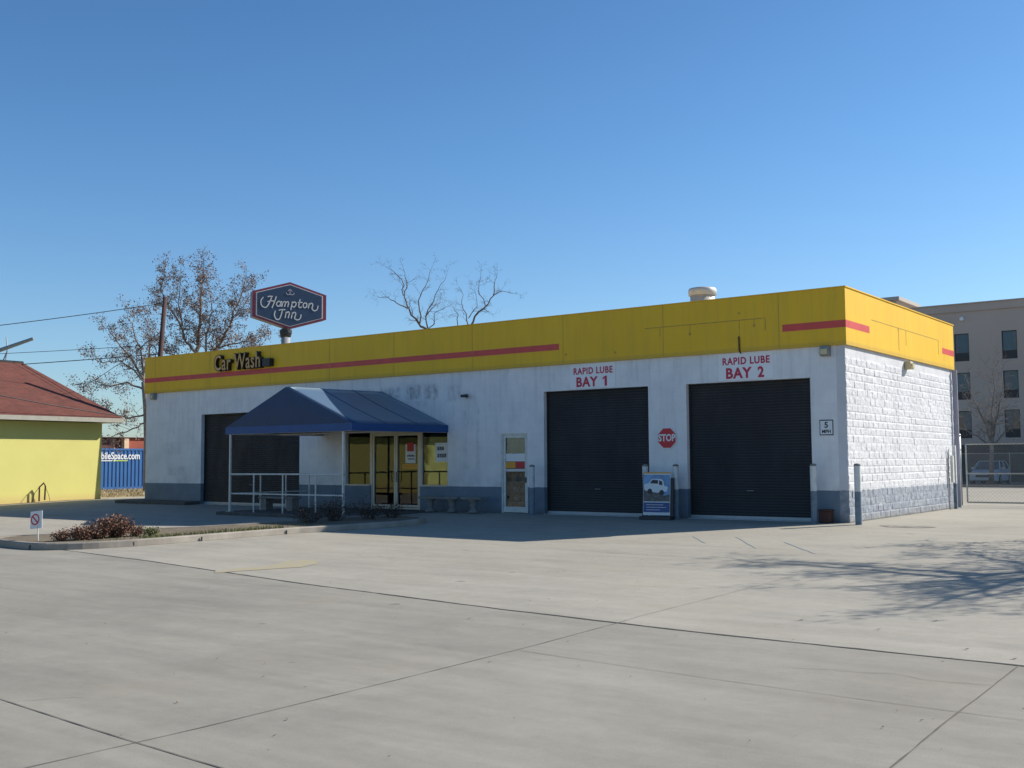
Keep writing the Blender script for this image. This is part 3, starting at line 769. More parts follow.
for a, b in (((XL+.06, yf+.03, zt), (XR-.06, yf+.03, zt)), ((XL+.06, yf+.03, zt), (XL+.06+SK, yb, zt)), ((XR-.06, yf+.03, zt), (XR-.06+SK, yb, zt)), ((XL+.06, yf+.05, zt+.1), (XC, yf+.05, ZR-.09)), ((XR-.06, yf+.05, zt+.1), (XC, yf+.05, ZR-.09)), ((XC, yf+.05, ZR-.1), (XC+SK, yb, ZR-.1)),
             ((XL+.36, -1.9, zt+.1), (XC+.3, -1.9, ZR-.14)), ((XR+.24, -1.9, zt+.1), (XC+.3, -1.9, ZR-.14)), ((XL+.36, -1.9, zt), (XR+.24, -1.9, zt))): mb.tube([a, b], r, 6)
mb.build('roof_frame', M['metal'], C)
def cpost(x, y, z0=.0): 
    mb = MB(); mb.box(x-.03, x+.03, y-.03, y+.03, z0, zt-.03); mb.box(x-.09, x+.09, y-.09, y+.09, z0, z0+.012); mb.build('post', M['metal'], C)
for x, y in ((-19.70, -3.76), (-14.34, -3.76)): cpost(x, y)
# slab it stands on
mb = MB(); mb.box(-20.15, -13.7, -3.98, -.03, -.2, .0); o = mb.build('entrance_slab', M['step'], bevel=.015); o['kind'] = 'structure'
# railing
R = thing('pipe_railing', (-17, -3.76, 0), 'white pipe railing with two rails round the front and left of the canopy', 'railing')
mb = MB(); mb.tube([(-19.65, -3.76, 1.25), (-14.31, -3.76, 1.25)], .028, 8); mb.tube([(-19.65, -3.76, .60), (-14.31, -3.76, .60)], .024, 8); mb.build('rail', M['metal'], R)
for x in (-18.49, -17.08, -15.56):
    mb = MB(); mb.tube([(x, -3.76, .0), (x, -3.76, 1.25)], .026, 8); mb.build('post', M['metal'], R)
mb = MB(); mb.tube([(-19.70, -3.7, 1.22), (-19.70, -.15, 1.22)], .026, 8); mb.tube([(-19.70, -3.7, .60), (-19.70, -.15, .60)], .022, 8); mb.build('rail', M['metal'], R)
for y in (-2.45, -1.3, -.2):
    mb = MB(); mb.tube([(-19.70, y, .0), (-19.70, y, 1.22)], .028, 8); mb.build('post', M['metal'], R)

# benches
def bench(x0, x1, yc, z0, label):
    t = thing('concrete_bench', ((x0+x1)/2, yc, z0), label, 'bench', 'concrete benches by the entrance')
    mb = MB(); mb.box(x0, x1, yc-.2, yc+.2, z0+.42, z0+.50); mb.build('seat', M['stone'], t, bevel=.012)
    for x in ((x0+.36, x1-.36) if x1-x0 > 1 else ((x0+x1)/2,)):
        mb = MB(); mb.smooth = True; mb.lathe(x, yc, [(.17, z0), (.17, z0+.05), (.12, z0+.08), (.09, z0+.16), (.13, z0+.25), (.10, z0+.34), (.16, z0+.38), (.17, z0+.42)], 16); mb.build('leg', M['stone'], t)
    return t
bench(-14.0, -12.35, -.5, .0, 'concrete bench on baluster legs against the wall right of the canopy')
bench(-12.22, -11.45, -.5, .0, 'short concrete stool bench on baluster legs nearest the narrow side door')
def block_bench(x0, x1, yc, z0, label):
    t = thing('concrete_bench', ((x0+x1)/2, yc, z0), label, 'bench', 'concrete benches by the entrance')
    mb = MB(); mb.box(x0, x1, yc-.2, yc+.2, z0+.40, z0+.47); mb.build('seat', M['stone'], t, bevel=.012)
    for x in (x0+.22, x1-.22):
        mb = MB(); mb.box(x-.14, x+.14, yc-.16, yc+.16, z0, z0+.40); mb.build('leg', M['stone'], t, bevel=.01)
block_bench(-19.75+.1, -17.9, -2.4, .0, 'concrete bench on block legs behind the left part of the railing')

# bollards
t = thing('bollard', (-5.69, -.38, 0), 'bollard left of the truck poster, beside the left lube bay', 'bollard', 'white and blue painted pipe bollards')
mb = MB(); mb.smooth = True; mb.tube([(-5.69, -.38, -.05), (-5.69, -.38, 1.46)], .083, 18, caps=False); mb.build('pipe', M['bollard'], t)
mb = MB(); mb.smooth = True; mb.lathe(-5.69, -.38, [(.086, 1.45), (.084, 1.48), (.06, 1.505), (.01, 1.515)], 18); mb.build('cap', M['stone'], t)
for x, lab in ((-9.64, 'bollard standing between the narrow side door and the left lube bay'), (-4.72, 'bollard right of the truck poster, under the STOP sign'), (-.76, 'bollard at the right jamb of the second lube bay'), (.38, 'bollard standing clear of the front right corner, against the sunlit side wall')):
    dup(t, (x, -.38, 0), lab)
t = thing('pipe_post', (.22, 9.1, 0), 'tall painted post with pale side close to the far end of the side wall', 'post')
mb = MB(); mb.box(.12, .22, 9.50, 9.60, 0, 2.05); mb.build('shaft', M['bollard'], t, bevel=.01)
mb = MB(); mb.box(.10, .18, 9.30, 9.49, .85, 1.72); mb.build('plate', M['metal'], t)
mb = MB(); mb.tube([(.12, 8.75, 1.85), (.42, 7.9, .03)], .014, 6); o = mb.build('leaning_rod', M['grey']); base(o, (.42, 7.9, 0)); tag(o, 'thin grey rod leaning on the far end of the side wall', 'rod')
# maroon box by the corner
t = thing('utility_box', (-.52, -.22, 0), 'low dark maroon box on the ground near the front right corner', 'box')
mb = MB(); mb.box(-.66, -.38, -.34, -.04, 0, .30); mb.build('body', M['rust'], t, bevel=.02); mb = MB(); mb.box(-.68, -.36, -.36, -.02, .302, .34); mb.build('lid', M['rust'], t, bevel=.01)

# poster stand
S = thing('poster_stand', (-5.15, -.75, -.02), 'tall poster stand with a picture of a white pickup between two bollards', 'poster stand')
org = V((-5.15, -.75, -.02)); ca, sa = math.cos(math.radians(8)), math.sin(math.radians(8))
def ps(u, v, w):   # leaned board facing -Y
    y = -w+.10*v/1.2
    return (org.x+u*ca-y*sa, org.y+u*sa+y*ca, org.z+v)
def psbox(mb, u0, u1, v0, v1, w0, w1):
    vs = [ps(u, v, w) for w in (w0, w1) for v in (v0, v1) for u in (u0, u1)]
    mb.add(vs, [(0, 1, 3, 2), (4, 6, 7, 5), (0, 4, 5, 1), (2, 3, 7, 6), (0, 2, 6, 4), (1, 5, 7, 3)])
mb = MB(); psbox(mb, -.40, .40, .12, 1.27, -.03, 0); mb.build('frame', M['white'], S)
mb = MB(); psbox(mb, -.46, .46, 0, .09, -.22, .14); mb.build('base', M['black'], S)
mb = MB(); psbox(mb, -.42, -.402, .09, 1.27, -.05, .01); mb.build('side_rail', M['black'], S); mb = MB(); psbox(mb, .402, .50, .09, 1.15, -.05, .01); mb.build('side_rail', M['black'], S)
mb = MB(); psbox(mb, -.40, .40, 1.271, 1.31, -.03, .005); mb.build('top_strip', M['orange'], S)
mb = MB(); psbox(mb, -.385, .385, .50, 1.24, .001, .004); pic = mb.build('picture_sky', M['photo_sky'], S)
mb = MB(); mb.prism([(-.385, .50), (.385, .50), (.385, .70), (.2, .66), (.0, .80), (-.2, .76), (-.385, .84)], .0045, .007, ps); mb.build('picture_ground', M['photo_land'], S)
mb = MB(); mb.prism([(-.37, .84), (-.33, .80), (.02, .74), (.30, .78), (.33, .90), (.22, .94), (.20, 1.06), (.14, 1.12), (-.15, 1.12), (-.24, 1.0), (-.37, .98)], .0075, .010, ps); mb.build('picture_truck', M['white'], S)
mb = MB(); mb.prism([(-.20, 1.0), (.04, .99), (.04, 1.09), (-.13, 1.10)], .0105, .012, ps); mb.prism([(.07, .96), (.17, .95), (.16, 1.05), (.07, 1.09)], .0105, .012, ps)
for cx, cz in ((-.2, .78), (.15, .745)): mb.prism([(cx+.07*math.cos(a*PI/6), cz+.075*math.sin(a*PI/6)) for a in range(12)], .0105, .012, ps)
mb.build('picture_truck_windows', M['ink'], S)
mb = MB(); psbox(mb, -.385, .385, .20, .47, .001, .004); mb.build('text_band', M['photo_blue'], S)
mb = MB()
for i, (a, b) in enumerate(((-.3, .2), (-.3, .28), (-.3, .1))): psbox(mb, a, b, .40-i*.07, .415-i*.07, .0045, .006)
mb.build('text_line', M['line'], S)

# ------------------------------------------------------------------ kerbs and the planting island
def offset_poly(poly, d):
    out = []; n = len(poly)
    for i in range(n):
        a, b, c = V((*poly[i-1], 0)), V((*poly[i], 0)), V((*poly[(i+1) % n], 0))
        n1 = (b-a).normalized(); n2 = (c-b).normalized(); m_ = V((-(n1+n2).y, (n1+n2).x, 0)).normalized()
        k = d/max(.3, m_.dot(V((-n1.y, n1.x, 0)))); p = b+m_*k; out.append((p.x, p.y))
    return out
isl = [(-15.3, -14.12), (-14.6, -14.26), (-13.4, -14.32), (-12.78, -14.08), (-12.25, -13.35), (-11.95, -12.1), (-11.86, -10.9), (-11.76, -9.5), (-11.6, -8.0), (-11.12, -6.7), (-10.62, -5.5), (-10.48, -4.7), (-10.8, -3.95), (-11.5, -3.5), (-12.5, -3.45), (-13.3, -4.0),
       (-13.9, -6), (-14.7, -9), (-15.85, -12.4), (-16.15, -13.2), (-15.95, -13.8)]
def rounded(poly, k=3):
    n = len(poly); out = []
    for i in range(n):
        a, b, c, d = poly[i-1], poly[i], poly[(i+1) % n], poly[(i+2) % n]
        for j in range(k):
            t = j/k
            out.append(tuple(.5*(2*b[q]+(c[q]-a[q])*t+(2*a[q]-5*b[q]+4*c[q]-d[q])*t*t+(3*b[q]-a[q]-3*c[q]+d[q])*t**3) for q in (0, 1)))
    return out
isl = rounded(isl)
inn = offset_poly(isl, .17); inn_top = offset_poly(isl, .035)
mb = MB(); n = len(isl)
vs = [(x, y, 0) for x, y in isl]+[(x, y, .125) for x, y in offset_poly(isl, .012)]+[(x, y, .15) for x, y in inn_top]+[(x, y, .15) for x, y in inn]+[(x, y, .0) for x, y in inn]
fs = [(k*n+i, k*n+(i+1) % n, (k+1)*n+(i+1) % n, (k+1)*n+i) for k in range(4) for i in range(n)]
mb.add(vs, fs); o = drape(mb.build('kerb', M['kerb'])); o['kind'] = 'structure'
mb = MB()
for x, y in ((-11.83, -10.9), (-11.66, -8.4), (-13.4, -14.32), (-12.06, -12.6)): mb.box(x-.02, x+.02, y-.008, y+.008, gz(y), gz(y)+.10)
o = mb.build('kerb_joint', M['joint']); o['kind'] = 'structure'
sheet('bed_soil', inn, .12, M['soil'])
mb = MB(); mb.box(-30.9, -26.2, -.75, -.001, 0, .12); mb.box(-30.9, -29.925, 0, 10.3, 0, .12); o = drape(mb.build('kerb', M['step'])); o['kind'] = 'structure'
sheet('dirt_strip', [(-35.72, -28), (-35.25, -28), (-35.3, 1.9), (-35.72, 1.9)], .006, M['mulch'])

# leaves: little quads
def leafquad(mb, p, s, up=.5):
    a = V((rnd.gauss(0, 1), rnd.gauss(0, 1), rnd.gauss(0, 1))).normalized(); b = a.cross(V((rnd.gauss(0, 1), rnd.gauss(0, 1), rnd.gauss(0, 1)))).normalized()
    l = s*rnd.uniform(.7, 1.3); w = l*.6
    mb.add([p-a*l*.5, p+b*w*.5, p+a*l*.5, p-b*w*.5], [(0, 1, 2, 3)])
def shrub(cx, cy, z0, rad, h, leaf, label, name='shrub', n=260, ls=.06, cat='shrub', group=None, spread=1.0):
    t = thing(name, (cx, cy, z0), label, cat, group)
    ms = MB(); ml = MB()
    for i in range(int(n/14)):
        a = rnd.uniform(0, 2*PI); rr = rad*math.sqrt(rnd.random()); hh = h*rnd.uniform(.55, 1.0)*(1-.35*(rr/rad)**2)
        tip = V((cx+rr*math.cos(a), cy+rr*math.sin(a), z0+hh)); b0 = V((cx+rr*.3*math.cos(a), cy+rr*.3*math.sin(a), z0))
        mid = (b0+tip)/2+V((rnd.uniform(-.04, .04), rnd.uniform(-.04, .04), 0))
        ms.tube([b0, mid, tip], [.008, .006, .003], 4)
        for k in range(14):
            f = rnd.uniform(.2, 1.0); p = b0.lerp(tip, f)+V((rnd.gauss(0, .05), rnd.gauss(0, .05), rnd.gauss(0, .035)))
            leafquad(ml, p, ls)
    ms.build('stem', M['twig'], t); ml.build('foliage', leaf, t, recalc=False)
gd = 'withered shrubs on the kerbed island'
for x, y, r_, h, n, ls, lab in ((-13.62, -13.45, .20, .30, 420, .055, 'smallest reddish withered shrub, next to the yard sign on the island'), (-13.45, -13.05, .30, .36, 800, .06, 'low brown withered shrub second from the yard sign'),
                         (-13.45, -12.62, .34, .50, 1100, .06, 'withered brown shrub just left of the tallest one on the island'), (-13.45, -12.15, .42, .64, 1500, .065, 'tallest reddish brown withered shrub on the kerbed island'),
                         (-13.3, -11.70, .24, .32, 420, .05, 'small pinkish withered shrub right of the tallest one on the island')):
    shrub(x, y, .12+gz(y), r_, h, M['deadbush'], lab, n=n, ls=ls, group=gd)
shrub(-12.95, -11.5, .12+gz(-11.5), .2, .30, M['weed'], 'small green weed clump alone on the kerbed island', name='weed_clump', n=260, ls=.06, cat='weed')
gs = 'dark shrubs in the shade by the entrance'
for x, y, r_, h, n_, lab in ((-12.9, -6.5, .6, .55, 420, 'low dark shrub at the left end of the shaded row by the entrance'), (-12.8, -5.6, .62, .86, 560, 'tallest dark twiggy shrub of the shaded row, hiding the canopy post foot'),
                         (-12.3, -4.8, .6, .66, 460, 'dark shrub in the shaded row in front of the left glass door'), (-12.0, -4.1, .5, .56, 380, 'last dark shrub at the right end of the shaded row near the kerb curve')):
    shrub(x, y, .12+gz(y), r_, h, M['darkbush'], lab, n=n_, ls=.05, group=gs)
mb = MB()
def blades(n_, fx_, fy_, h0, h1):
    for i in range(n_):
        y = fy_(); x = fx_(y); h = rnd.uniform(h0, h1); a = rnd.uniform(0, PI); w = .008; z = .12+gz(y)
        mb.add([(x-w*math.cos(a), y-w*math.sin(a), z), (x+w*math.cos(a), y+w*math.sin(a), z), (x+rnd.uniform(-.04, .04), y+rnd.uniform(-.04, .04), z+h)], [(0, 1, 2)])
blades(1300, lambda y: -12.15+rnd.uniform(-.3, .02), lambda: -12.2+rnd.random()**1.3*4.2, .03, .12)
blades(500, lambda y: rnd.uniform(-13.2, -12.1), lambda: rnd.uniform(-13.3, -7), .02, .07)
o = mb.build('weeds', M['weed'], recalc=False); o['kind'] = 'stuff'; o['label'] = 'thin green weeds along the island kerb'
mb = MB()
for i in range(7000):
    x = rnd.uniform(-52, -37.6); y = rnd.uniform(2.8, 20); h = rnd.uniform(.04, .14); a = rnd.uniform(0, PI); w = .02
    mb.add([(x-w*math.cos(a), y-w*math.sin(a), -.006), (x+w*math.cos(a), y+w*math.sin(a), -.006), (x+rnd.uniform(-.06, .06), y+rnd.uniform(-.06, .06), h)], [(0, 1, 2)])
o = mb.build('dry_grass', M['drygrass'], recalc=False); o['kind'] = 'stuff'; o['label'] = 'dry winter grass in front of the blue container'
mb = MB()
for i in range(240):
    x = rnd.uniform(-6, 8); y = rnd.uniform(-23, -2)
    s_ = rnd.uniform(.012, .035); a = rnd.uniform(0, PI)
    mb.add([(x, y, .004), (x+s_*math.cos(a), y+s_*math.sin(a), .012), (x+s_*math.cos(a+1.6)*.6, y+s_*math.sin(a+1.6)*.6, .006)], [(0, 1, 2)])
for x, y in ((5.96, -14.17), (6.71, -15.82), (7.21, -16.1), (5.6, -15.1), (4.63, -14.91), (1.2, -16.9)):
    mb.add([(x, y, .004), (x+.045, y+.02, .012), (x+.03, y-.02, .005), (x-.012, y-.02, .008)], [(0, 1, 2, 3)])
o = drape(mb.build('leaf_litter', M['leaf'], recalc=False)); o['kind'] = 'stuff'; o['label'] = 'scattered dry leaves and grit on the concrete'

# yard sign
t = thing('yard_sign', (-14.08, -13.75, -.12), 'small white yard sign with a red prohibition ring on a thin post', 'sign')
mb = MB(); mb.tube([(-14.06, -13.75, -.14), (-14.11, -13.75, .30)], .014, 6); mb.build('post', M['metal'], t)
ca2 = math.radians(-8)
yf_ = lambda u, v, w: (-14.13+u*math.cos(.5), -13.76+u*math.sin(.5)*.6-w, .335+v+u*math.tan(.1))
mb = MB(); mb.prism([(-.18, -.20), (.18, -.20), (.18, .20), (-.18, .20)], 0, .01, yf_); mb.build('panel', M['white'], t)
mb = MB()
ribbon(mb, [(.115*math.cos(a*PI/10)-.03, .115*math.sin(a*PI/10)+.01) for a in range(21)], .032, lambda u, v, w: yf_(u, v, .011+w), .003, False)
ribbon(mb, [(-.11, .09), (.05, -.07)], .032, lambda u, v, w: yf_(u, v, .0112+w), .004, False)
mb.build('symbol', M['red'], t)

# ------------------------------------------------------------------ yellow building on the left
Yb = thing('yellow_building', (-39.7, -13, 0), 'yellow painted block building with a red-brown hip roof', 'building')
WX, WY, WE, WS = -35.7, 1.65, -43.7, -28.0
mb = MB(); mb.box(WE, WX, WS, WY, -.4, 3.52); mb.build('wall', M['yellow'], Yb)
EX, EY, EW, ES = WX+.66, WY+.72, WE-.66, WS-.66; ez = 3.74; rz = 6.45; hw = (EX-EW)/2; cx = (EX+EW)/2; RY = -.05
mb = MB()
p = [(EX, EY, ez), (EW, EY, ez), (EW, ES, ez), (EX, ES, ez), (cx, RY, rz), (cx, ES+hw*.95, rz)]
mb.add(p, [(0, 1, 4), (1, 2, 5, 4), (2, 3, 5), (3, 0, 4, 5), (0, 3, 2, 1)])
rf = mb.build('roof', M['shingle'], Yb)
mb = MB(); mb.box(EX-.03, EX+.0, ES, EY, 3.54, ez-.004); mb.box(EW, EX-.031, EY-.03, EY, 3.54, ez-.004); mb.box(EW, EX-.031, ES, ES+.03, 3.54, ez-.004); mb.box(EW, EW+.03, ES+.031, EY-.031, 3.54, ez-.004); mb.build('eave_board', M['trim'], rf)
mb = MB(); mb.box(EW+.031, EX-.031, ES+.031, EY-.031, 3.545, 3.56); mb.build('soffit', M['trim'], rf)
mb = MB(); mb.tube([(cx, RY, rz+.01), (cx, ES+hw*.95, rz+.01)], .07, 6); mb.build('ridge_cap', M['black'], rf)
mb = MB(); mb.cyl(-37.9, -1.05, 4.6, 5.15, .05, n=10); mb.build('vent_pipe', M['galv'], rf)
t = thing('standpipe', (-35.4, -1.4, 0), 'small bent pipe frame standing against the yellow wall', 'pipes')
mb = MB(); mb.tube([(-35.45, -1.5, 0), (-35.45, -1.5, .62), (-35.42, -1.32, .80), (-35.42, -1.24, .66), (-35.42, -1.26, .05)], .035, 8); mb.build('pipe', M['rust'], t)
mb = MB(); mb.tube([(-35.4, -1.84, 0), (-35.4, -1.75, .35), (-35.42, -1.5, .66)], .012, 5); mb.tube([(-35.42, -1.3, .75), (-35.4, -1.1, .3), (-35.4, -1.02, .0)], .010, 5); mb.build('cable', M['black'], t)

# ------------------------------------------------------------------ blue container
t = thing('blue_container', (-53.2, 10.9, 0), 'long blue corrugated storage container with white web address on its side', 'container')
y0, y1, xf = 5.0, 17.2, -52.0; prof = []
y = y0+.1; p = .278
while y < y1-.1:
    prof += [(y, xf), (y+.075, xf), (y+.13, xf-.045), (y+.215, xf-.045)]; y += p
prof = [q for q in prof if q[0] < y1-.06]+[(y1-.06, xf)]
mb = MB(); n = len(prof)
mb.add([(x, yy, .16) for yy, x in prof]+[(x, yy, 2.49) for yy, x in prof], [(i, i+1, n+i+1, n+i) for i in range(n-1)])
mb.build('side_panel', M['container'], t)
mb = MB(); mb.box(xf-2.44, xf-.06, y0+.02, y1-.02, .14, 2.56); mb.build('body', M['container'], t)
mb = MB(); mb.box(xf-.055, xf+.01, y0, y1, .0, .158); mb.box(xf-.055, xf+.01, y0, y1, 2.492, 2.62); mb.box(xf-.055, xf+.012, y1-.055, y1+.03, .159, 2.491); mb.box(xf-.055, xf+.012, y0-.03, y0+.09, .159, 2.491); mb.build('frame', M['container'], t)
mb = MB()
put_text(mb, 'MobileSpace.com', .62, lambda u, v, w: (xf+.006+w, 14.86+u, 2.12+v), bold=.012, xs=.80, depth=.003, align='RIGHT')
mb.build('lettering', M['white'], t)
mb = MB(); mb.box(xf+.004, xf+.008, 10.4, 12.85, 1.80, 1.86); mb.build('underline', M['white'], t)
mb = MB(); mb.box(xf+.004, xf+.008, 12.9, 13.95, 1.80, 1.86); mb.build('underline', simple('lime_paint', (.45, .62, .12), .5), t)
# red warehouse beyond
t = thing('red_warehouse', (-78, 28, 0), 'low red and brown warehouse showing above the blue container', 'building')
mb = MB(); mb.box(-88, -75, 14, 40, 0, 3.85); mb.build('wall', M['brickdark'], t)
mb = MB(); mb.box(-74.999, -74.7, 29.2, 40, 0, 3.87); mb.build('wall', M['brick'], t)  # sunlit stretch of the wall, its light put into the brighter brick colour
for y in (28.7, 31.3, 33.4):
    mb = MB(); mb.box(-74.998, -74.55, y, y+.45, 0, 3.9); mb.build('pilaster', M['cream'], t)
mb = MB(); mb.box(-88.2, -74.5, 13.8, 40.2, 3.91, 3.98); mb.build('roof', M['brickdark'], t)

# ------------------------------------------------------------------ utility pole and wires
t = thing('utility_pole', (-34.42, 3.34, 0), 'brown wooden utility pole leaning slightly behind the left end of the building', 'utility pole')
tp = V((-34.42, 4.05, 9.6))
mb = MB(); mb.smooth = True; mb.tube([(-34.42, 3.34, 0), (-34.42, 3.70, 5), tp], [.15, .13, .10], 12); mb.build('pole', M['wood'], t)
mb = MB(); pts = []
for a in range(25): pts.append((-34.62+.03*math.sin(a), 3.55+.20*math.cos(a*PI/6), 6.9+.33*math.sin(a*PI/6)))
mb.tube(pts, .02, 5); mb.build('cable_coil', M['wire'], t)
mb = MB(); mb.tube([(-34.42, 4.0, 9.2), (-34.6, 3.75, 9.2)], .03, 6); mb.build('bracket', M['galv'], t)
def wire(a, b, s_, r_, label):
    a, b = V(a), V(b); pts = [a.lerp(b, i/24)-V((0, 0, s_*4*(i/24)*(1-i/24))) for i in range(25)]
    mb = MB(); mb.tube(pts, r_, 5); o = mb.build('overhead_wire', M['wire']); base(o, tuple(a)); tag(o, label, 'wire', 'overhead wires left of the building'); return o
wire((-34.5, 3.95, 9.3), (-41, -15, 5.6), .25, .018, 'highest overhead wire, running left from the pole top')
wire((-34.5, 3.85, 7.9), (-37.8, 1.9, 5.3), .12, .014, 'short service wire sloping from the pole to the red-brown roof')
wire((-34.5, 3.85, 7.3), (-58, -15, 6.5), .3, .013, 'thin upper wire of the two crossing low above the red-brown roof')
wire((-34.5, 3.85, 6.85), (-58, -15, 5.55), .3, .02, 'thicker lower wire of the two crossing low above the red-brown roof')
wire((EX+.02, EY-.1, 3.85), (-34.3, -11.5, 5.95), .25, .022, 'dark cable sagging across the face of the red-brown roof')
# street lamp
t = thing('street_lamp', (-50.5, 1.6, 0), 'street lamp with a long sloping arm rising behind the red-brown roof', 'street lamp')
mb = MB(); mb.tube([(-50.5, 1.6, 0), (-50.5, 1.6, 7.3)], [.12, .08], 10); mb.build('mast', M['galv'], t)
mb = MB(); mb.tube([(-50.5, 1.6, 7.0), (-49.2, 3.1, 7.7), (-47.3, 4.7, 8.60)], [.13, .12, .09], 8); mb.build('arm', M['galv'], t)
mb = MB(); mb.tube([(-48.6, 3.7, 6.2), (-48.45, 3.85, 8.0), (-48.5, 3.8, 8.7)], .03, 5); mb.tube([(-48.45, 3.85, 7.9), (-48.75, 3.6, 6.9)], .035, 5); mb.build('bracket', M['galv'], t)

# ------------------------------------------------------------------ hotel sign
t = thing('hotel_pole_sign', (-47.25, 23.0, 0), 'hexagonal navy hotel sign with red border and white script on a tall pole', 'sign')
nrm = V((.88, -.475, 0)).normalized(); rv = V((.475, .88, 0)).normalized(); ctr = V((-47.0, 23.1, 12.50))
hx = lambda u, v, w: tuple(ctr+rv*u+V((0, 0, v))+nrm*w)
def hexa(k): return [(-2.55*k, -.86*k), (0, -1.62*k), (2.55*k, -.86*k), (2.55*k, .86*k), (0, 1.62*k), (-2.55*k, .86*k)]
mb = MB(); mb.prism(hexa(1), -.8, 0, hx); mb.build('cabinet', M['signside'], t)
mb = MB(); mb.prism(hexa(1.012), .001, .06, hx); mb.build('border', M['signframe'], t)
mb = MB(); mb.prism(hexa(.915), .061, .075, hx); mb.build('keyline', M['line'], t)
mb = MB(); mb.prism(hexa(.885), .076, .09, hx); mb.build('face', M['navy'], t)
k = .00815
sp = lambda pts: [((x-525)*k, (380-y)*k+.0) for x, y in pts]
st = [
 [(300, 322), (280, 350), (285, 392), (318, 408), (346, 375), (368, 320)], [(408, 308), (392, 360), (372, 410)], [(335, 358), (362, 350), (400, 350)], [(335, 318), (352, 311), (378, 311)],
 [(449, 362), (432, 349), (416, 360), (411, 378), (421, 392), (437, 386), (448, 364)], [(453, 346), (446, 380), (450, 393)],
 [(466, 350), (455, 394)], [(458, 370), (477, 349), (488, 358), (478, 394)], [(483, 370), (502, 349), (513, 358), (506, 394)],
 [(546, 345), (532, 418)], [(540, 366), (562, 348), (578, 362), (564, 390), (540, 384)],
 [(612, 322), (600, 380), (612, 394), (626, 384)], [(592, 350), (632, 348)],
 [(656, 350), (640, 362), (641, 386), (656, 392), (670, 376), (668, 356), (656, 350)],
 [(692, 352), (683, 396)], [(688, 370), (708, 350), (722, 362), (716, 396), (734, 414), (760, 402), (768, 368)],
 [(402, 432), (393, 468), (412, 504), (440, 494), (462, 420)], [(430, 428), (452, 419), (486, 418)],
 [(494, 436), (484, 490)], [(488, 458), (508, 435), (521, 447), (510, 490)],
 [(548, 438), (537, 490)], [(542, 458), (562, 436), (576, 450), (566, 486), (588, 500), (614, 486), (622, 452)]]
mb = MB()
for s_ in st: ribbon(mb, sp(s_), .072, lambda u, v, w: hx(u, v, .091+w), .02)
mb.build('lettering', M['line'], t)
mb = MB()
for s_ in ([(490, 270), (503, 287), (522, 284)], [(562, 270), (549, 287), (528, 284)], [(525, 242), (525, 290)], [(508, 258), (525, 242), (542, 258)]): ribbon(mb, sp(s_), .05, lambda u, v, w: hx(u, v, .091+w), .02)
mb.build('emblem', simple('emblem_grey', (.40, .38, .42), .5), t)
mb = MB(); mb.smooth = True; mb.tube([(-47.25, 23.0, 0), (-47.25, 23.0, 10.85)], .31, 18); mb.build('pole', M['signside'], t)
mb = MB(); mb.lathe(-47.25, 23.0, [(.33, 10.3), (.42, 10.6), (.42, 10.8), (.25, 10.9)], 16); mb.build('collar', M['black'], t)

# ------------------------------------------------------------------ hotel
H = thing('hotel_building', (0, 60, 0), 'large beige stucco hotel in shade behind the right end', 'building')
HY = 53.0
wx = [-10.7+3.15*i for i in range(-5, 14)]; wz = [8.53, 5.80, 3.07]
mb = MB()
# wall pieces between the window openings
zs = [0]; 
x0, x1 = -34, 36
prev = 12.62
rows = [(8.53, 10.50), (5.80, 7.72), (3.07, 5.0)]
for (a, b) in rows:
    mb.box(x0, x1, HY, HY+.3, b, prev); prev = a
    x = x0
    for w in wx: mb.box(x, w, HY, HY+.3, a, b); x = w+.98
    mb.box(x, x1, HY, HY+.3, a, b)
mb.box(x0, x1, HY, HY+.3, 2.6, prev)
mb.box(x0, x1, HY+.31, HY+18, 0, 12.5)
mb.build('wall', M['stucco'], H)
mb = MB(); mb.box(x0, x1, HY-.12, HY-.001, 12.06, 12.58); mb.box(x0, x1, HY-.2, HY-.001, 12.581, 12.66); mb.build('cornice', M['stucco'], H)
mb = MB(); mb.box(x0, x1, HY-.15, HY+.3, 0, 2.599); mb.build('plinth', M['plinth'], H)  # shaded ground floor put in as one dark wall band
for (a, b) in rows:
    for w in wx:
        if w < -14 or w > 8: continue
        mb = MB(); frame(mb, w+.002, w+.978, a+.002, b-.002, .05, HY+.08, HY+.16); mb.box(w+.052, w+.928, HY+.08, HY+.16, a+.55, a+.60)
        f = mb.build('window', M['ink'], H)
        mb = MB(); mb.box(w+.052, w+.928, HY+.12, HY+.13, a+.60, b-.052); mb.build('pane', M['hotel_glass'], f)
        mb = MB(); mb.box(w+.052, w+.928, HY+.10, HY+.13, a+.052, a+.55); mb.build('grille', M['black'], f)
        if rnd.random() < .6:
            k_ = rnd.uniform(.15, .5); sd2 = rnd.random() < .5; c0, c1 = (w+.06, w+.06+k_) if sd2 else (w+.92-k_, w+.92)
            mb = MB(); mb.box(c0, c1, HY+.112, HY+.119, a+.61, b-.06); mb.build('curtain', M['hotel_curtain'], f)
mb = MB(); mb.box(-34, -14.6, HY-.35, HY+4.5, 12.45, 13.25); mb.build('tower', M['stucco_light'], H)
mb = MB(); mb.prism([(-34.2, HY-.6), (-14.3, HY-.6), (-14.3, HY+4.7), (-34.2, HY+4.7)], 13.251, 13.52); mb.build('tower_cornice', M['stucco_light'], H)
mb = MB(); mb.smooth = True; mb.lathe(0, 0, [(.02, 0), (.14, .03), (.17, .10), (.12, .18), (.02, .22)], 14)
mb.v = [(-10.12+x, HY-z, 11.55+y) for x, y, z in mb.v]; mb.build('security_light', simple('white_lamp_shell', (.85, .85, .83), .3), H)

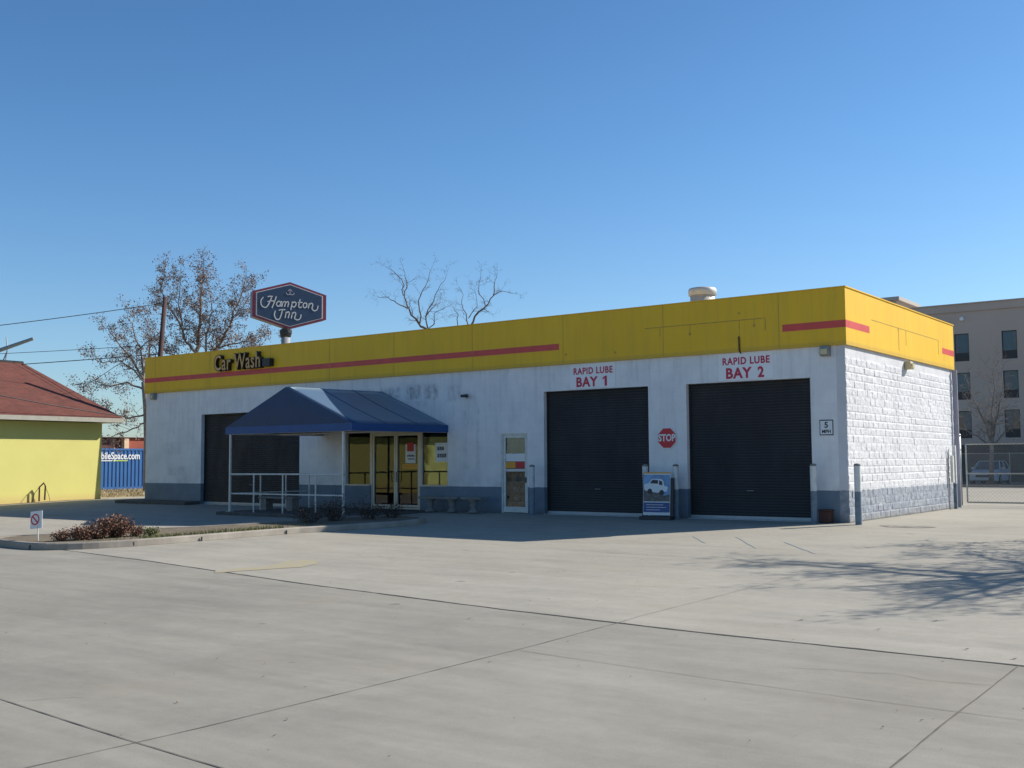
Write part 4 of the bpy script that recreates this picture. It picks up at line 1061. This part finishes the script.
# chain link material: real wires
def chainlink(mb, x0, x1, y, z0, z1, step=.12, r_=.0035):
    # diamond mesh of thin flat wires
    H_ = z1-z0; W_ = x1-x0; n = int((W_+H_)/step)
    for i in range(n+1):
        a = x0-H_+i*step
        for s_ in (1, -1):
            # line from (a,z0) to (a+H,z1), clipped
            u0, v0, u1, v1 = a, 0.0, a+H_, H_
            if u0 < x0: v0 += x0-u0; u0 = x0
            if u1 > x1: v1 -= u1-x1; u1 = x1
            if v1 <= v0: continue
            q0, q1 = (z0+v0, z0+v1) if s_ > 0 else (z1-v0, z1-v1)
            w = r_
            mb.add([(u0, y, q0-w), (u1, y, q1-w), (u1, y, q1+w), (u0, y, q0+w)], [(0, 1, 2, 3)])
G = thing('chain_link_gate', (3, 12.6, 0), 'galvanised chain link gate closing the drive beyond the side wall', 'gate')
mb = MB()
for a, b in (((-.22, 12.6, 2.12), (6.5, 12.6, 2.12)), ((-.22, 12.6, 1.10), (6.5, 12.6, 1.10)), ((-.22, 12.6, .10), (6.5, 12.6, .10)), ((-.22, 12.6, .1), (-.22, 12.6, 2.12)), ((3.1, 12.6, .1), (3.1, 12.6, 2.12)), ((6.5, 12.6, .1), (6.5, 12.6, 2.12))): mb.tube([a, b], .028, 8)
mb.build('gate_frame', M['galv'], G)
mb = MB(); chainlink(mb, -.2, 6.48, 12.63, .12, 2.1); mb.build('mesh', M['galv'], G, recalc=False)
t = thing('gate_post', (-.42, 12.5, 0), 'taller galvanised gate post with round cap beside the building corner', 'post')
mb = MB(); mb.smooth = True; mb.tube([(-.42, 12.5, 0), (-.42, 12.5, 2.42)], .065, 12); mb.build('pipe', M['galv'], t)
mb = MB(); mb.smooth = True; mb.lathe(-.42, 12.5, [(.075, 2.40), (.08, 2.44), (.05, 2.49), (.01, 2.50)], 12); mb.build('cap', M['galv'], t)
# far kerb, mulch, fence, car
mb = MB(); mb.box(-37, 60, 38.0, 38.18, 0, .14); mb.build('kerb', M['kerb'])['kind'] = 'structure'
sheet('mulch_strip', [(-37, 38.18), (60, 38.18), (60, 43.6), (-37, 43.6)], .10, M['mulch'], thick=.1)
sheet('parking_lot', [(-37, 43.6), (60, 43.6), (60, 53), (-37, 53)], -.0045, M['drive'])
F = thing('boundary_fence', (0, 44.3, 0), 'dark chain link fence in front of the hotel parking', 'fence')
mb = MB(); mb.tube([(-14, 44.3, 1.95), (20, 44.3, 1.95)], .025, 6); mb.build('top_rail', M['galv'], F)
for i in range(12):
    x = -14.05+i*2.85; mb = MB(); mb.tube([(x, 44.3, 0), (x, 44.3, 2.0)], .03, 6); mb.build('post', M['galv'], F)
mb = MB(); chainlink(mb, -14, 20, 44.33, .05, 1.93, .14, .006); mb.build('mesh', M['grey'], F, recalc=False)

K = thing('parked_car', (-7.3, 47.2, 0), 'pale blue hatchback parked nose-on behind the fence at the hotel', 'car')
cxk, cy0 = -7.3, 45.2
def car_section(y, w, z0, z1): return [(-w, z0), (-w*1.0, (z0+z1)/2), (-w*.93, z1), (w*.93, z1), (w, (z0+z1)/2), (w, z0)]
secs = [(0, .74, .28, .62), (.12, .84, .22, .78), (1.0, .86, .22, .92), (1.15, .86, .22, .95), (3.7, .86, .22, .98), (4.05, .80, .25, .92), (4.15, .74, .3, .7)]
mb = MB(); vs = []
for (dy, w, a, b) in secs: vs += [(cxk+u, cy0+dy, z) for u, z in car_section(0, w, a, b)]
m_ = 6; fs = [tuple(range(6))[::-1], tuple(range((len(secs)-1)*6, len(secs)*6))]
for i in range(len(secs)-1): fs += [(i*6+k_, i*6+(k_+1) % 6, (i+1)*6+(k_+1) % 6, (i+1)*6+k_) for k_ in range(6)]
mb.add(vs, fs); mb.build('body', M['carpaint'], K, bevel=.03)
mb = MB(); cab = [(1.05, .80, .93), (1.75, .62, 1.44), (3.3, .62, 1.46), (4.0, .76, .95)]
vs = []
for (dy, w, z) in cab: vs += [(cxk-w, cy0+dy, z), (cxk+w, cy0+dy, z)]
vs += [(cxk-.8, cy0+1.05, .90), (cxk+.8, cy0+1.05, .90), (cxk+.78, cy0+4.0, .90), (cxk-.78, cy0+4.0, .90)]
mb.add(vs, [(0, 1, 3, 2), (4, 5, 7, 6), (0, 2, 4, 6), (1, 7, 5, 3)]); mb.build('windows', M['hotel_glass'], K)
mb = MB(); mb.box(cxk-.63, cxk+.63, cy0+1.72, cy0+3.32, 1.445, 1.49); mb.build('roof', M['carpaint'], K, bevel=.02)
mb = MB()
for s_ in (-1, 1):
    mb.tube([(cxk+s_*.80, cy0+1.05, .93), (cxk+s_*.62, cy0+1.75, 1.46)], .035, 6); mb.tube([(cxk+s_*.62, cy0+3.3, 1.46), (cxk+s_*.76, cy0+4.0, .95)], .05, 6); mb.tube([(cxk+s_*.63, cy0+2.5, 1.46), (cxk+s_*.82, cy0+2.5, .96)], .03, 6)
mb.build('pillar', M['carpaint'], K)
for sx in (-.78, .78):
    for sy in (.75, 3.35):
        mb = MB(); mb.tube([(cxk+sx-.1, cy0+sy, .31), (cxk+sx+.1, cy0+sy, .31)], .31, 18); w = mb.build('wheel', M['tyre'], K)
        mb = MB(); s_ = 1 if sx > 0 else -1; mb.tube([(cxk+sx+s_*.101, cy0+sy, .31), (cxk+sx+s_*.115, cy0+sy, .31)], .19, 14); mb.build('rim', M['galv'], w)
for s_ in (-1, 1):
    mb = MB(); mb.box(cxk+s_*.60-.15, cxk+s_*.60+.15, cy0-.02, cy0+.14, .58, .72); mb.build('headlight', M['white'], K, bevel=.02)
    mb = MB(); mb.box(cxk+s_*.92-.09, cxk+s_*.92+.09, cy0+1.3, cy0+1.42, .95, 1.08); mb.build('mirror', M['carpaint'], K, bevel=.02)
mb = MB(); mb.box(cxk-.42, cxk+.42, cy0-.015, cy0+.05, .45, .60); mb.box(cxk-.6, cxk+.6, cy0+.02, cy0+.1, .24, .36); mb.build('grille', M['ink'], K)

# ------------------------------------------------------------------ trees
RV = V((.803, .596, 0)); DV = V((-.596, .803, 0))
def twigs(mb, ml, p, d, length, r, depth, leafn, ls, droop=0.0, spread=.75, nseg=4, sub=3, thin=.012):
    pts = [p]; rs = [r]; cur = V(p); dd = V(d).normalized()
    for i in range(nseg):
        dd = (dd+V((rnd.gauss(0, .16), rnd.gauss(0, .16), rnd.gauss(0, .13)-droop))).normalized()
        cur = cur+dd*length/nseg; pts.append(cur.copy()); rs.append(max(thin*.5, r*(1-.75*(i+1)/nseg)))
    mb.tube(pts, rs, 3 if r < .03 else 5, caps=False)
    if depth <= 0:
        for _ in range(leafn): 
            q = pts[rnd.randint(1, nseg)]; leafquad(ml, q+V((rnd.gauss(0, .12), rnd.gauss(0, .12), rnd.gauss(0, .12)-.05)), ls)
        return
    for i in range(sub):
        f = rnd.uniform(.25, 1.0); k_ = min(nseg-1, int(f*nseg)); q = pts[k_].lerp(pts[k_+1], f*nseg-k_)
        perp = V((rnd.gauss(0, 1), rnd.gauss(0, 1), rnd.gauss(.25, .8))); perp = (perp-dd*perp.dot(dd)).normalized()
        nd = (dd*(1-spread*.5)+perp*spread).normalized()
        twigs(mb, ml, q, nd, length*rnd.uniform(.5, .75), max(thin, rs[k_]*.6), depth-1, leafn, ls, droop, spread, nseg, sub, thin)
def tree(name, basept, trunk, limbs, label, bark, leaf, depth=2, leafn=3, ls=.16, side=3.0, tl=1.6, group=None, cat='tree', twigmat=None, jit=.5, sub=3, thin=.012, depthjit=1.2):
    """trunk / limbs: lists of (u, z, radius); u runs along the tree's broad side in metres"""
    t = thing(name, basept, label, cat, group); b = V(basept)
    mt_ = MB(); mt_.smooth = True; mc = MB(); ml = MB()
    def P3(u, z, w): return b+RV*u+DV*w+V((0, 0, z))
    mt_.tube([P3(u, z, 0) for u, z, r_ in trunk], [r_ for u, z, r_ in trunk], 9)
    for limb in limbs:
        w = limb[0][3] if len(limb[0]) > 3 else 0; pts = []; rs = []; tilt = rnd.uniform(-1, 1)*depthjit
        L_ = 0
        for i, q in enumerate(limb):
            u, z, r_ = q[:3]; ww = w+tilt*i/max(1, len(limb)-1)*1.5+(rnd.uniform(-jit, jit)*.3 if i else 0); pts.append(P3(u, z, ww)); rs.append(r_)
        # subdivide
        fine = [pts[0]]; fr = [rs[0]]
        for i in range(len(pts)-1):
            for k_ in range(1, 4):
                j = V((rnd.gauss(0, .05), rnd.gauss(0, .05), rnd.gauss(0, .04)))*min(1, (pts[i+1]-pts[i]).length); fine.append(pts[i].lerp(pts[i+1], k_/3)+(j if k_ < 3 else V())); fr.append(rs[i]+(rs[i+1]-rs[i])*k_/3)
        mt_.tube(fine, fr, 6)
        tot = sum((fine[i+1]-fine[i]).length for i in range(len(fine)-1)); n = max(2, int(tot*side))
        for s_ in range(n):
            f = (s_+rnd.random())/n; f = .12+.88*f; g = f*(len(fine)-1); k_ = min(len(fine)-2, int(g)); q = fine[k_].lerp(fine[k_+1], g-k_)
            dd = (fine[k_+1]-fine[k_]).normalized(); perp = V((rnd.gauss(0, 1), rnd.gauss(0, 1), rnd.gauss(.3, .7))); perp = (perp-dd*perp.dot(dd)).normalized()
            twigs(mc, ml, q, dd*.55+perp*.8, tl*rnd.uniform(.5, 1.15)*(1.15-.5*f), max(thin, fr[k_]*.45), depth, leafn, ls, sub=sub, thin=thin)
        twigs(mc, ml, fine[-1], fine[-1]-fine[-2], tl*.8, max(thin, fr[-1]*.9), depth, leafn, ls, sub=sub, thin=thin)
    mt_.build('trunk', bark, t)
    base_n = len(mc.v); mc.v += ml.v; mc.mi += [1]*len(ml.f); mc.sm += [False]*len(ml.f); mc.f += [tuple(i+base_n for i in f) for f in ml.f]
    mc.build('crown', [twigmat or M['twig'], leaf], t, recalc=False)
    return t
def lim(k_, cx_, cz_, z0, pts, r0_, r1_):
    n = len(pts); return [((x-cx_)*k_, z0+(cz_-y)*k_, r0_+(r1_-r0_)*i/(n-1)) for i, (x, y) in enumerate(pts)]
# outlines of the main limbs, in metres after scaling
a = lambda pts, r0_, r1_: lim(.01445, 600, 537, 9.8, pts, r0_, r1_)
bp = V((-56.5, 22.7, 0))
tree('leafy_tree', tuple(bp), [(0, 0, .42), (0, 5, .36), (0, 8.2, .32), (0, 9.8, .26)],
     [a([(600, 560), (592, 470), (602, 350), (600, 220), (612, 90)], 0.158, 0.030), a([(595, 540), (540, 480), (520, 400), (470, 320), (425, 225), (440, 110)], 0.108, 0.024),
      a([(610, 590), (690, 510), (755, 405), (790, 280), (825, 150)], 0.137, 0.024), a([(690, 515), (780, 490), (850, 478), (920, 450)], 0.072, 0.018), a([(640, 570), (650, 450), (690, 330), (670, 130)], 0.086, 0.018),
      a([(755, 405), (800, 330), (890, 220)], 0.058, 0.018), a([(520, 400), (500, 280), (520, 120)], 0.058, 0.018), a([(470, 320), (420, 300), (395, 240)], 0.043, 0.012), a([(592, 600), (520, 560), (450, 540), (400, 470)], 0.086, 0.018), a([(610, 640), (720, 600), (850, 560), (930, 520)], 0.072, 0.018)],
     'larger sycamore with sparse brown leaves, standing right of the utility pole', M['barkpale'], M['leafpale'], depth=2, leafn=6, ls=.13, side=4.2, tl=1.35, group='trees behind the car wash', sub=3, thin=.009, twigmat=M['twigpale'])
bl = lambda pts, r0_, r1_: lim(.0123, 340, 650, 7.2, pts, r0_, r1_)
tree('leafy_tree', (-47.6, 11.9, 0), [(0.45, 0, .26), (.4, 3, .22), (.30, 5, .20), (.1, 6.6, .15)],
     [bl([(350, 690), (318, 640), (270, 560), (210, 480), (165, 420)], 0.090, 0.012), bl([(345, 680), (330, 560), (290, 440), (250, 350)], 0.075, 0.012), bl([(355, 740), (270, 700), (180, 720), (90, 690), (30, 700)], 0.068, 0.012),
      bl([(355, 700), (300, 640), (230, 590), (130, 600), (70, 560)], 0.060, 0.012), bl([(365, 860), (280, 880), (180, 860), (120, 820)], 0.060, 0.012), bl([(365, 900), (300, 930), (220, 960), (150, 1010)], 0.053, 0.012), bl([(345, 660), (370, 540), (350, 420), (330, 340)], 0.068, 0.012)],
     'smaller sycamore with sparse brown leaves, reaching left of the utility pole', M['barkpale'], M['leafpale'], depth=2, leafn=5, ls=.11, side=4, tl=.95, twigmat=M['twigpale'], group='trees behind the car wash', sub=3, thin=.007)
b1 = lambda pts, r0_, r1_: lim(.00869, 375, 500, 9.0, pts, r0_, r1_)
tree('bare_tree', (-29.7, 17.7, 0), [(.3, 0, .25), (.2, 4, .2), (.1, 7, .16), (0, 9.0, .13)],
     [b1([(375, 505), (322, 460), (262, 370), (226, 285), (245, 190), (215, 90)], 0.072, 0.010), b1([(262, 370), (185, 335), (130, 300), (70, 300)], 0.036, 0.008), b1([(226, 285), (215, 180), (160, 125), (110, 95)], 0.032, 0.008),
      b1([(330, 465), (325, 320), (372, 235), (416, 110)], 0.043, 0.008), b1([(382, 495), (368, 415), (400, 345), (445, 245), (500, 135)], 0.047, 0.008), b1([(372, 415), (430, 345), (455, 322)], 0.032, 0.010), b1([(385, 502), (425, 468), (424, 400), (500, 360)], 0.036, 0.008)],
     'leafless tree with several upright stems behind the roof, left of the pair', M['bark'], M['leaf'], depth=2, leafn=0, side=3.0, tl=.75, group='bare treetops behind the roof', thin=.0045, depthjit=.5)
b2 = lambda pts, r0_, r1_: lim(.00869, 650, 475, 9.2, pts, r0_, r1_)
tree('bare_tree', (-27.75, 19.2, 0), [(-.2, 0, .22), (-.15, 4, .18), (-.1, 7.5, .14), (0, 9.2, .1)],
     [b2([(650, 478), (692, 398), (745, 352), (800, 278), (850, 252), (935, 268)], 0.061, 0.008), b2([(795, 282), (803, 200), (820, 140)], 0.036, 0.008), b2([(742, 350), (702, 240), (718, 150)], 0.029, 0.007),
      b2([(632, 475), (600, 370), (580, 240)], 0.036, 0.008), b2([(635, 430), (690, 350), (668, 220)], 0.029, 0.007), b2([(575, 500), (570, 410), (540, 370)], 0.032, 0.008)],
     'leafless tree with one long right-leaning limb behind the roof, right of the pair', M['bark'], M['leaf'], depth=2, leafn=0, side=3.0, tl=.72, group='bare treetops behind the roof', thin=.0045, depthjit=.5)
tree('bare_tree', (-6.15, 42.3, .1), [(0, 0, .16), (.05, 1.3, .13), (.15, 2.8, .11)],
     [[(.15, 2.7, .09), (.5, 3.8, .06), (.9, 5.2, .04), (1.1, 6.6, .015)], [(.12, 2.6, .08), (-.4, 3.9, .06), (-.9, 5.0, .03), (-1.3, 6.1, .015)], [(.15, 2.8, .09), (.1, 4.2, .06), (.3, 5.8, .03), (.2, 7.2, .015)],
      [(.15, 2.2, .06), (-.7, 2.9, .04), (-1.6, 3.4, .02)], [(.1, 2.3, .06), (1.0, 3.0, .04), (1.8, 3.9, .02)]],
     'small bare pale-barked tree in the mulch strip in front of the hotel', M['barkpale'], M['leaf'], depth=2, leafn=0, side=5, tl=1.2, thin=.008, twigmat=M['barkpale'], depthjit=.9)
# the tree that throws the shadow on the right (stands just outside the picture)
rnd.seed(21)
tb = V((10.4, -1.6, -.03)); lm = []
for i in range(26):
    an = i*2.4; z0 = 1.9+.19*i; R_ = 3.3*(1-.55*abs(i-9)/17)
    lm.append([(0+.05*math.cos(an), z0, .07, 0), (R_*.45*math.cos(an), z0+.45, .045, 0), (R_*math.cos(an), z0+.8+.5*rnd.random(), .02, 0)])
t8 = tree('leafy_tree', tuple(tb), [(0, 0, .2), (.05, 2, .17), (0, 5, .12), (.1, 7.0, .04)], lm, 'tree with dry leaves beside the drive at the right', M['bark'], M['leaf'], depth=2, leafn=5, ls=.09, side=3.0, tl=1.15, thin=.007, depthjit=2.6)
sheet('bed_soil', [(9.7, -2.7), (11.3, -2.7), (11.3, -1.1), (9.7, -1.1)], .004, M['soil'])

# ------------------------------------------------------------------ light
sd_ = V((.80, 1.17, 1.0)).normalized(); elev = math.asin(sd_.z); az = math.atan2(sd_.x, sd_.y)
w = bpy.data.worlds.new('World'); sc.world = w; w.use_nodes = True
nt = w.node_tree; bg = nt.nodes['Background']
sky = nt.nodes.new('ShaderNodeTexSky'); sky.sky_type = 'NISHITA'; sky.sun_disc = False
sky.sun_elevation = elev; sky.sun_rotation = az; sky.air_density = 1.0; sky.dust_density = .6; sky.ozone_density = 2.0; sky.altitude = 0
tint = nt.nodes.new('ShaderNodeVectorMath'); tint.operation = 'MULTIPLY'
tc = nt.nodes.new('ShaderNodeTexCoord'); sx = nt.nodes.new('ShaderNodeSeparateXYZ'); nt.links.new(tc.outputs['Generated'], sx.inputs[0])
cr = nt.nodes.new('ShaderNodeMix'); cr.data_type = 'RGBA'; cr2 = nt.nodes.new('ShaderNodeMix'); cr2.data_type = 'RGBA'
for (n_, lo, hi) in ((cr, .0, .28), (cr2, .28, .55)):
    mr = nt.nodes.new('ShaderNodeMapRange'); mr.inputs[1].default_value = lo; mr.inputs[2].default_value = hi; nt.links.new(sx.outputs[2], mr.inputs[0]); nt.links.new(mr.outputs[0], n_.inputs[0])
cr.inputs[6].default_value = (.92, 1.10, 1.30, 1); cr.inputs[7].default_value = (.61, .96, 1.23, 1)
nt.links.new(cr.outputs[2], cr2.inputs[6]); cr2.inputs[7].default_value = (.46, .78, 1.06, 1); nt.links.new(cr2.outputs[2], tint.inputs[1])
nt.links.new(sky.outputs[0], tint.inputs[0]); nt.links.new(tint.outputs[0], bg.inputs[0]); bg.inputs[1].default_value = .081
su = bpy.data.lights.new('sun', 'SUN'); su.energy = 4.6; su.angle = math.radians(.53); su.color = (1.0, .94, .85)
so = bpy.data.objects.new('sun', su); COL.objects.link(so); so.location = (0, 0, 60); so.rotation_euler = sd_.to_track_quat('Z', 'Y').to_euler()
sc.view_settings.view_transform = 'Standard'; sc.view_settings.look = 'None'; sc.view_settings.exposure = .5; sc.view_settings.gamma = 1
sc.render.engine = 'CYCLES'; sc.cycles.use_denoising = True
sc.cycles.max_bounces = 8; sc.cycles.transparent_max_bounces = 12
for o in bpy.data.objects:
    if '_org' in o: del o['_org']
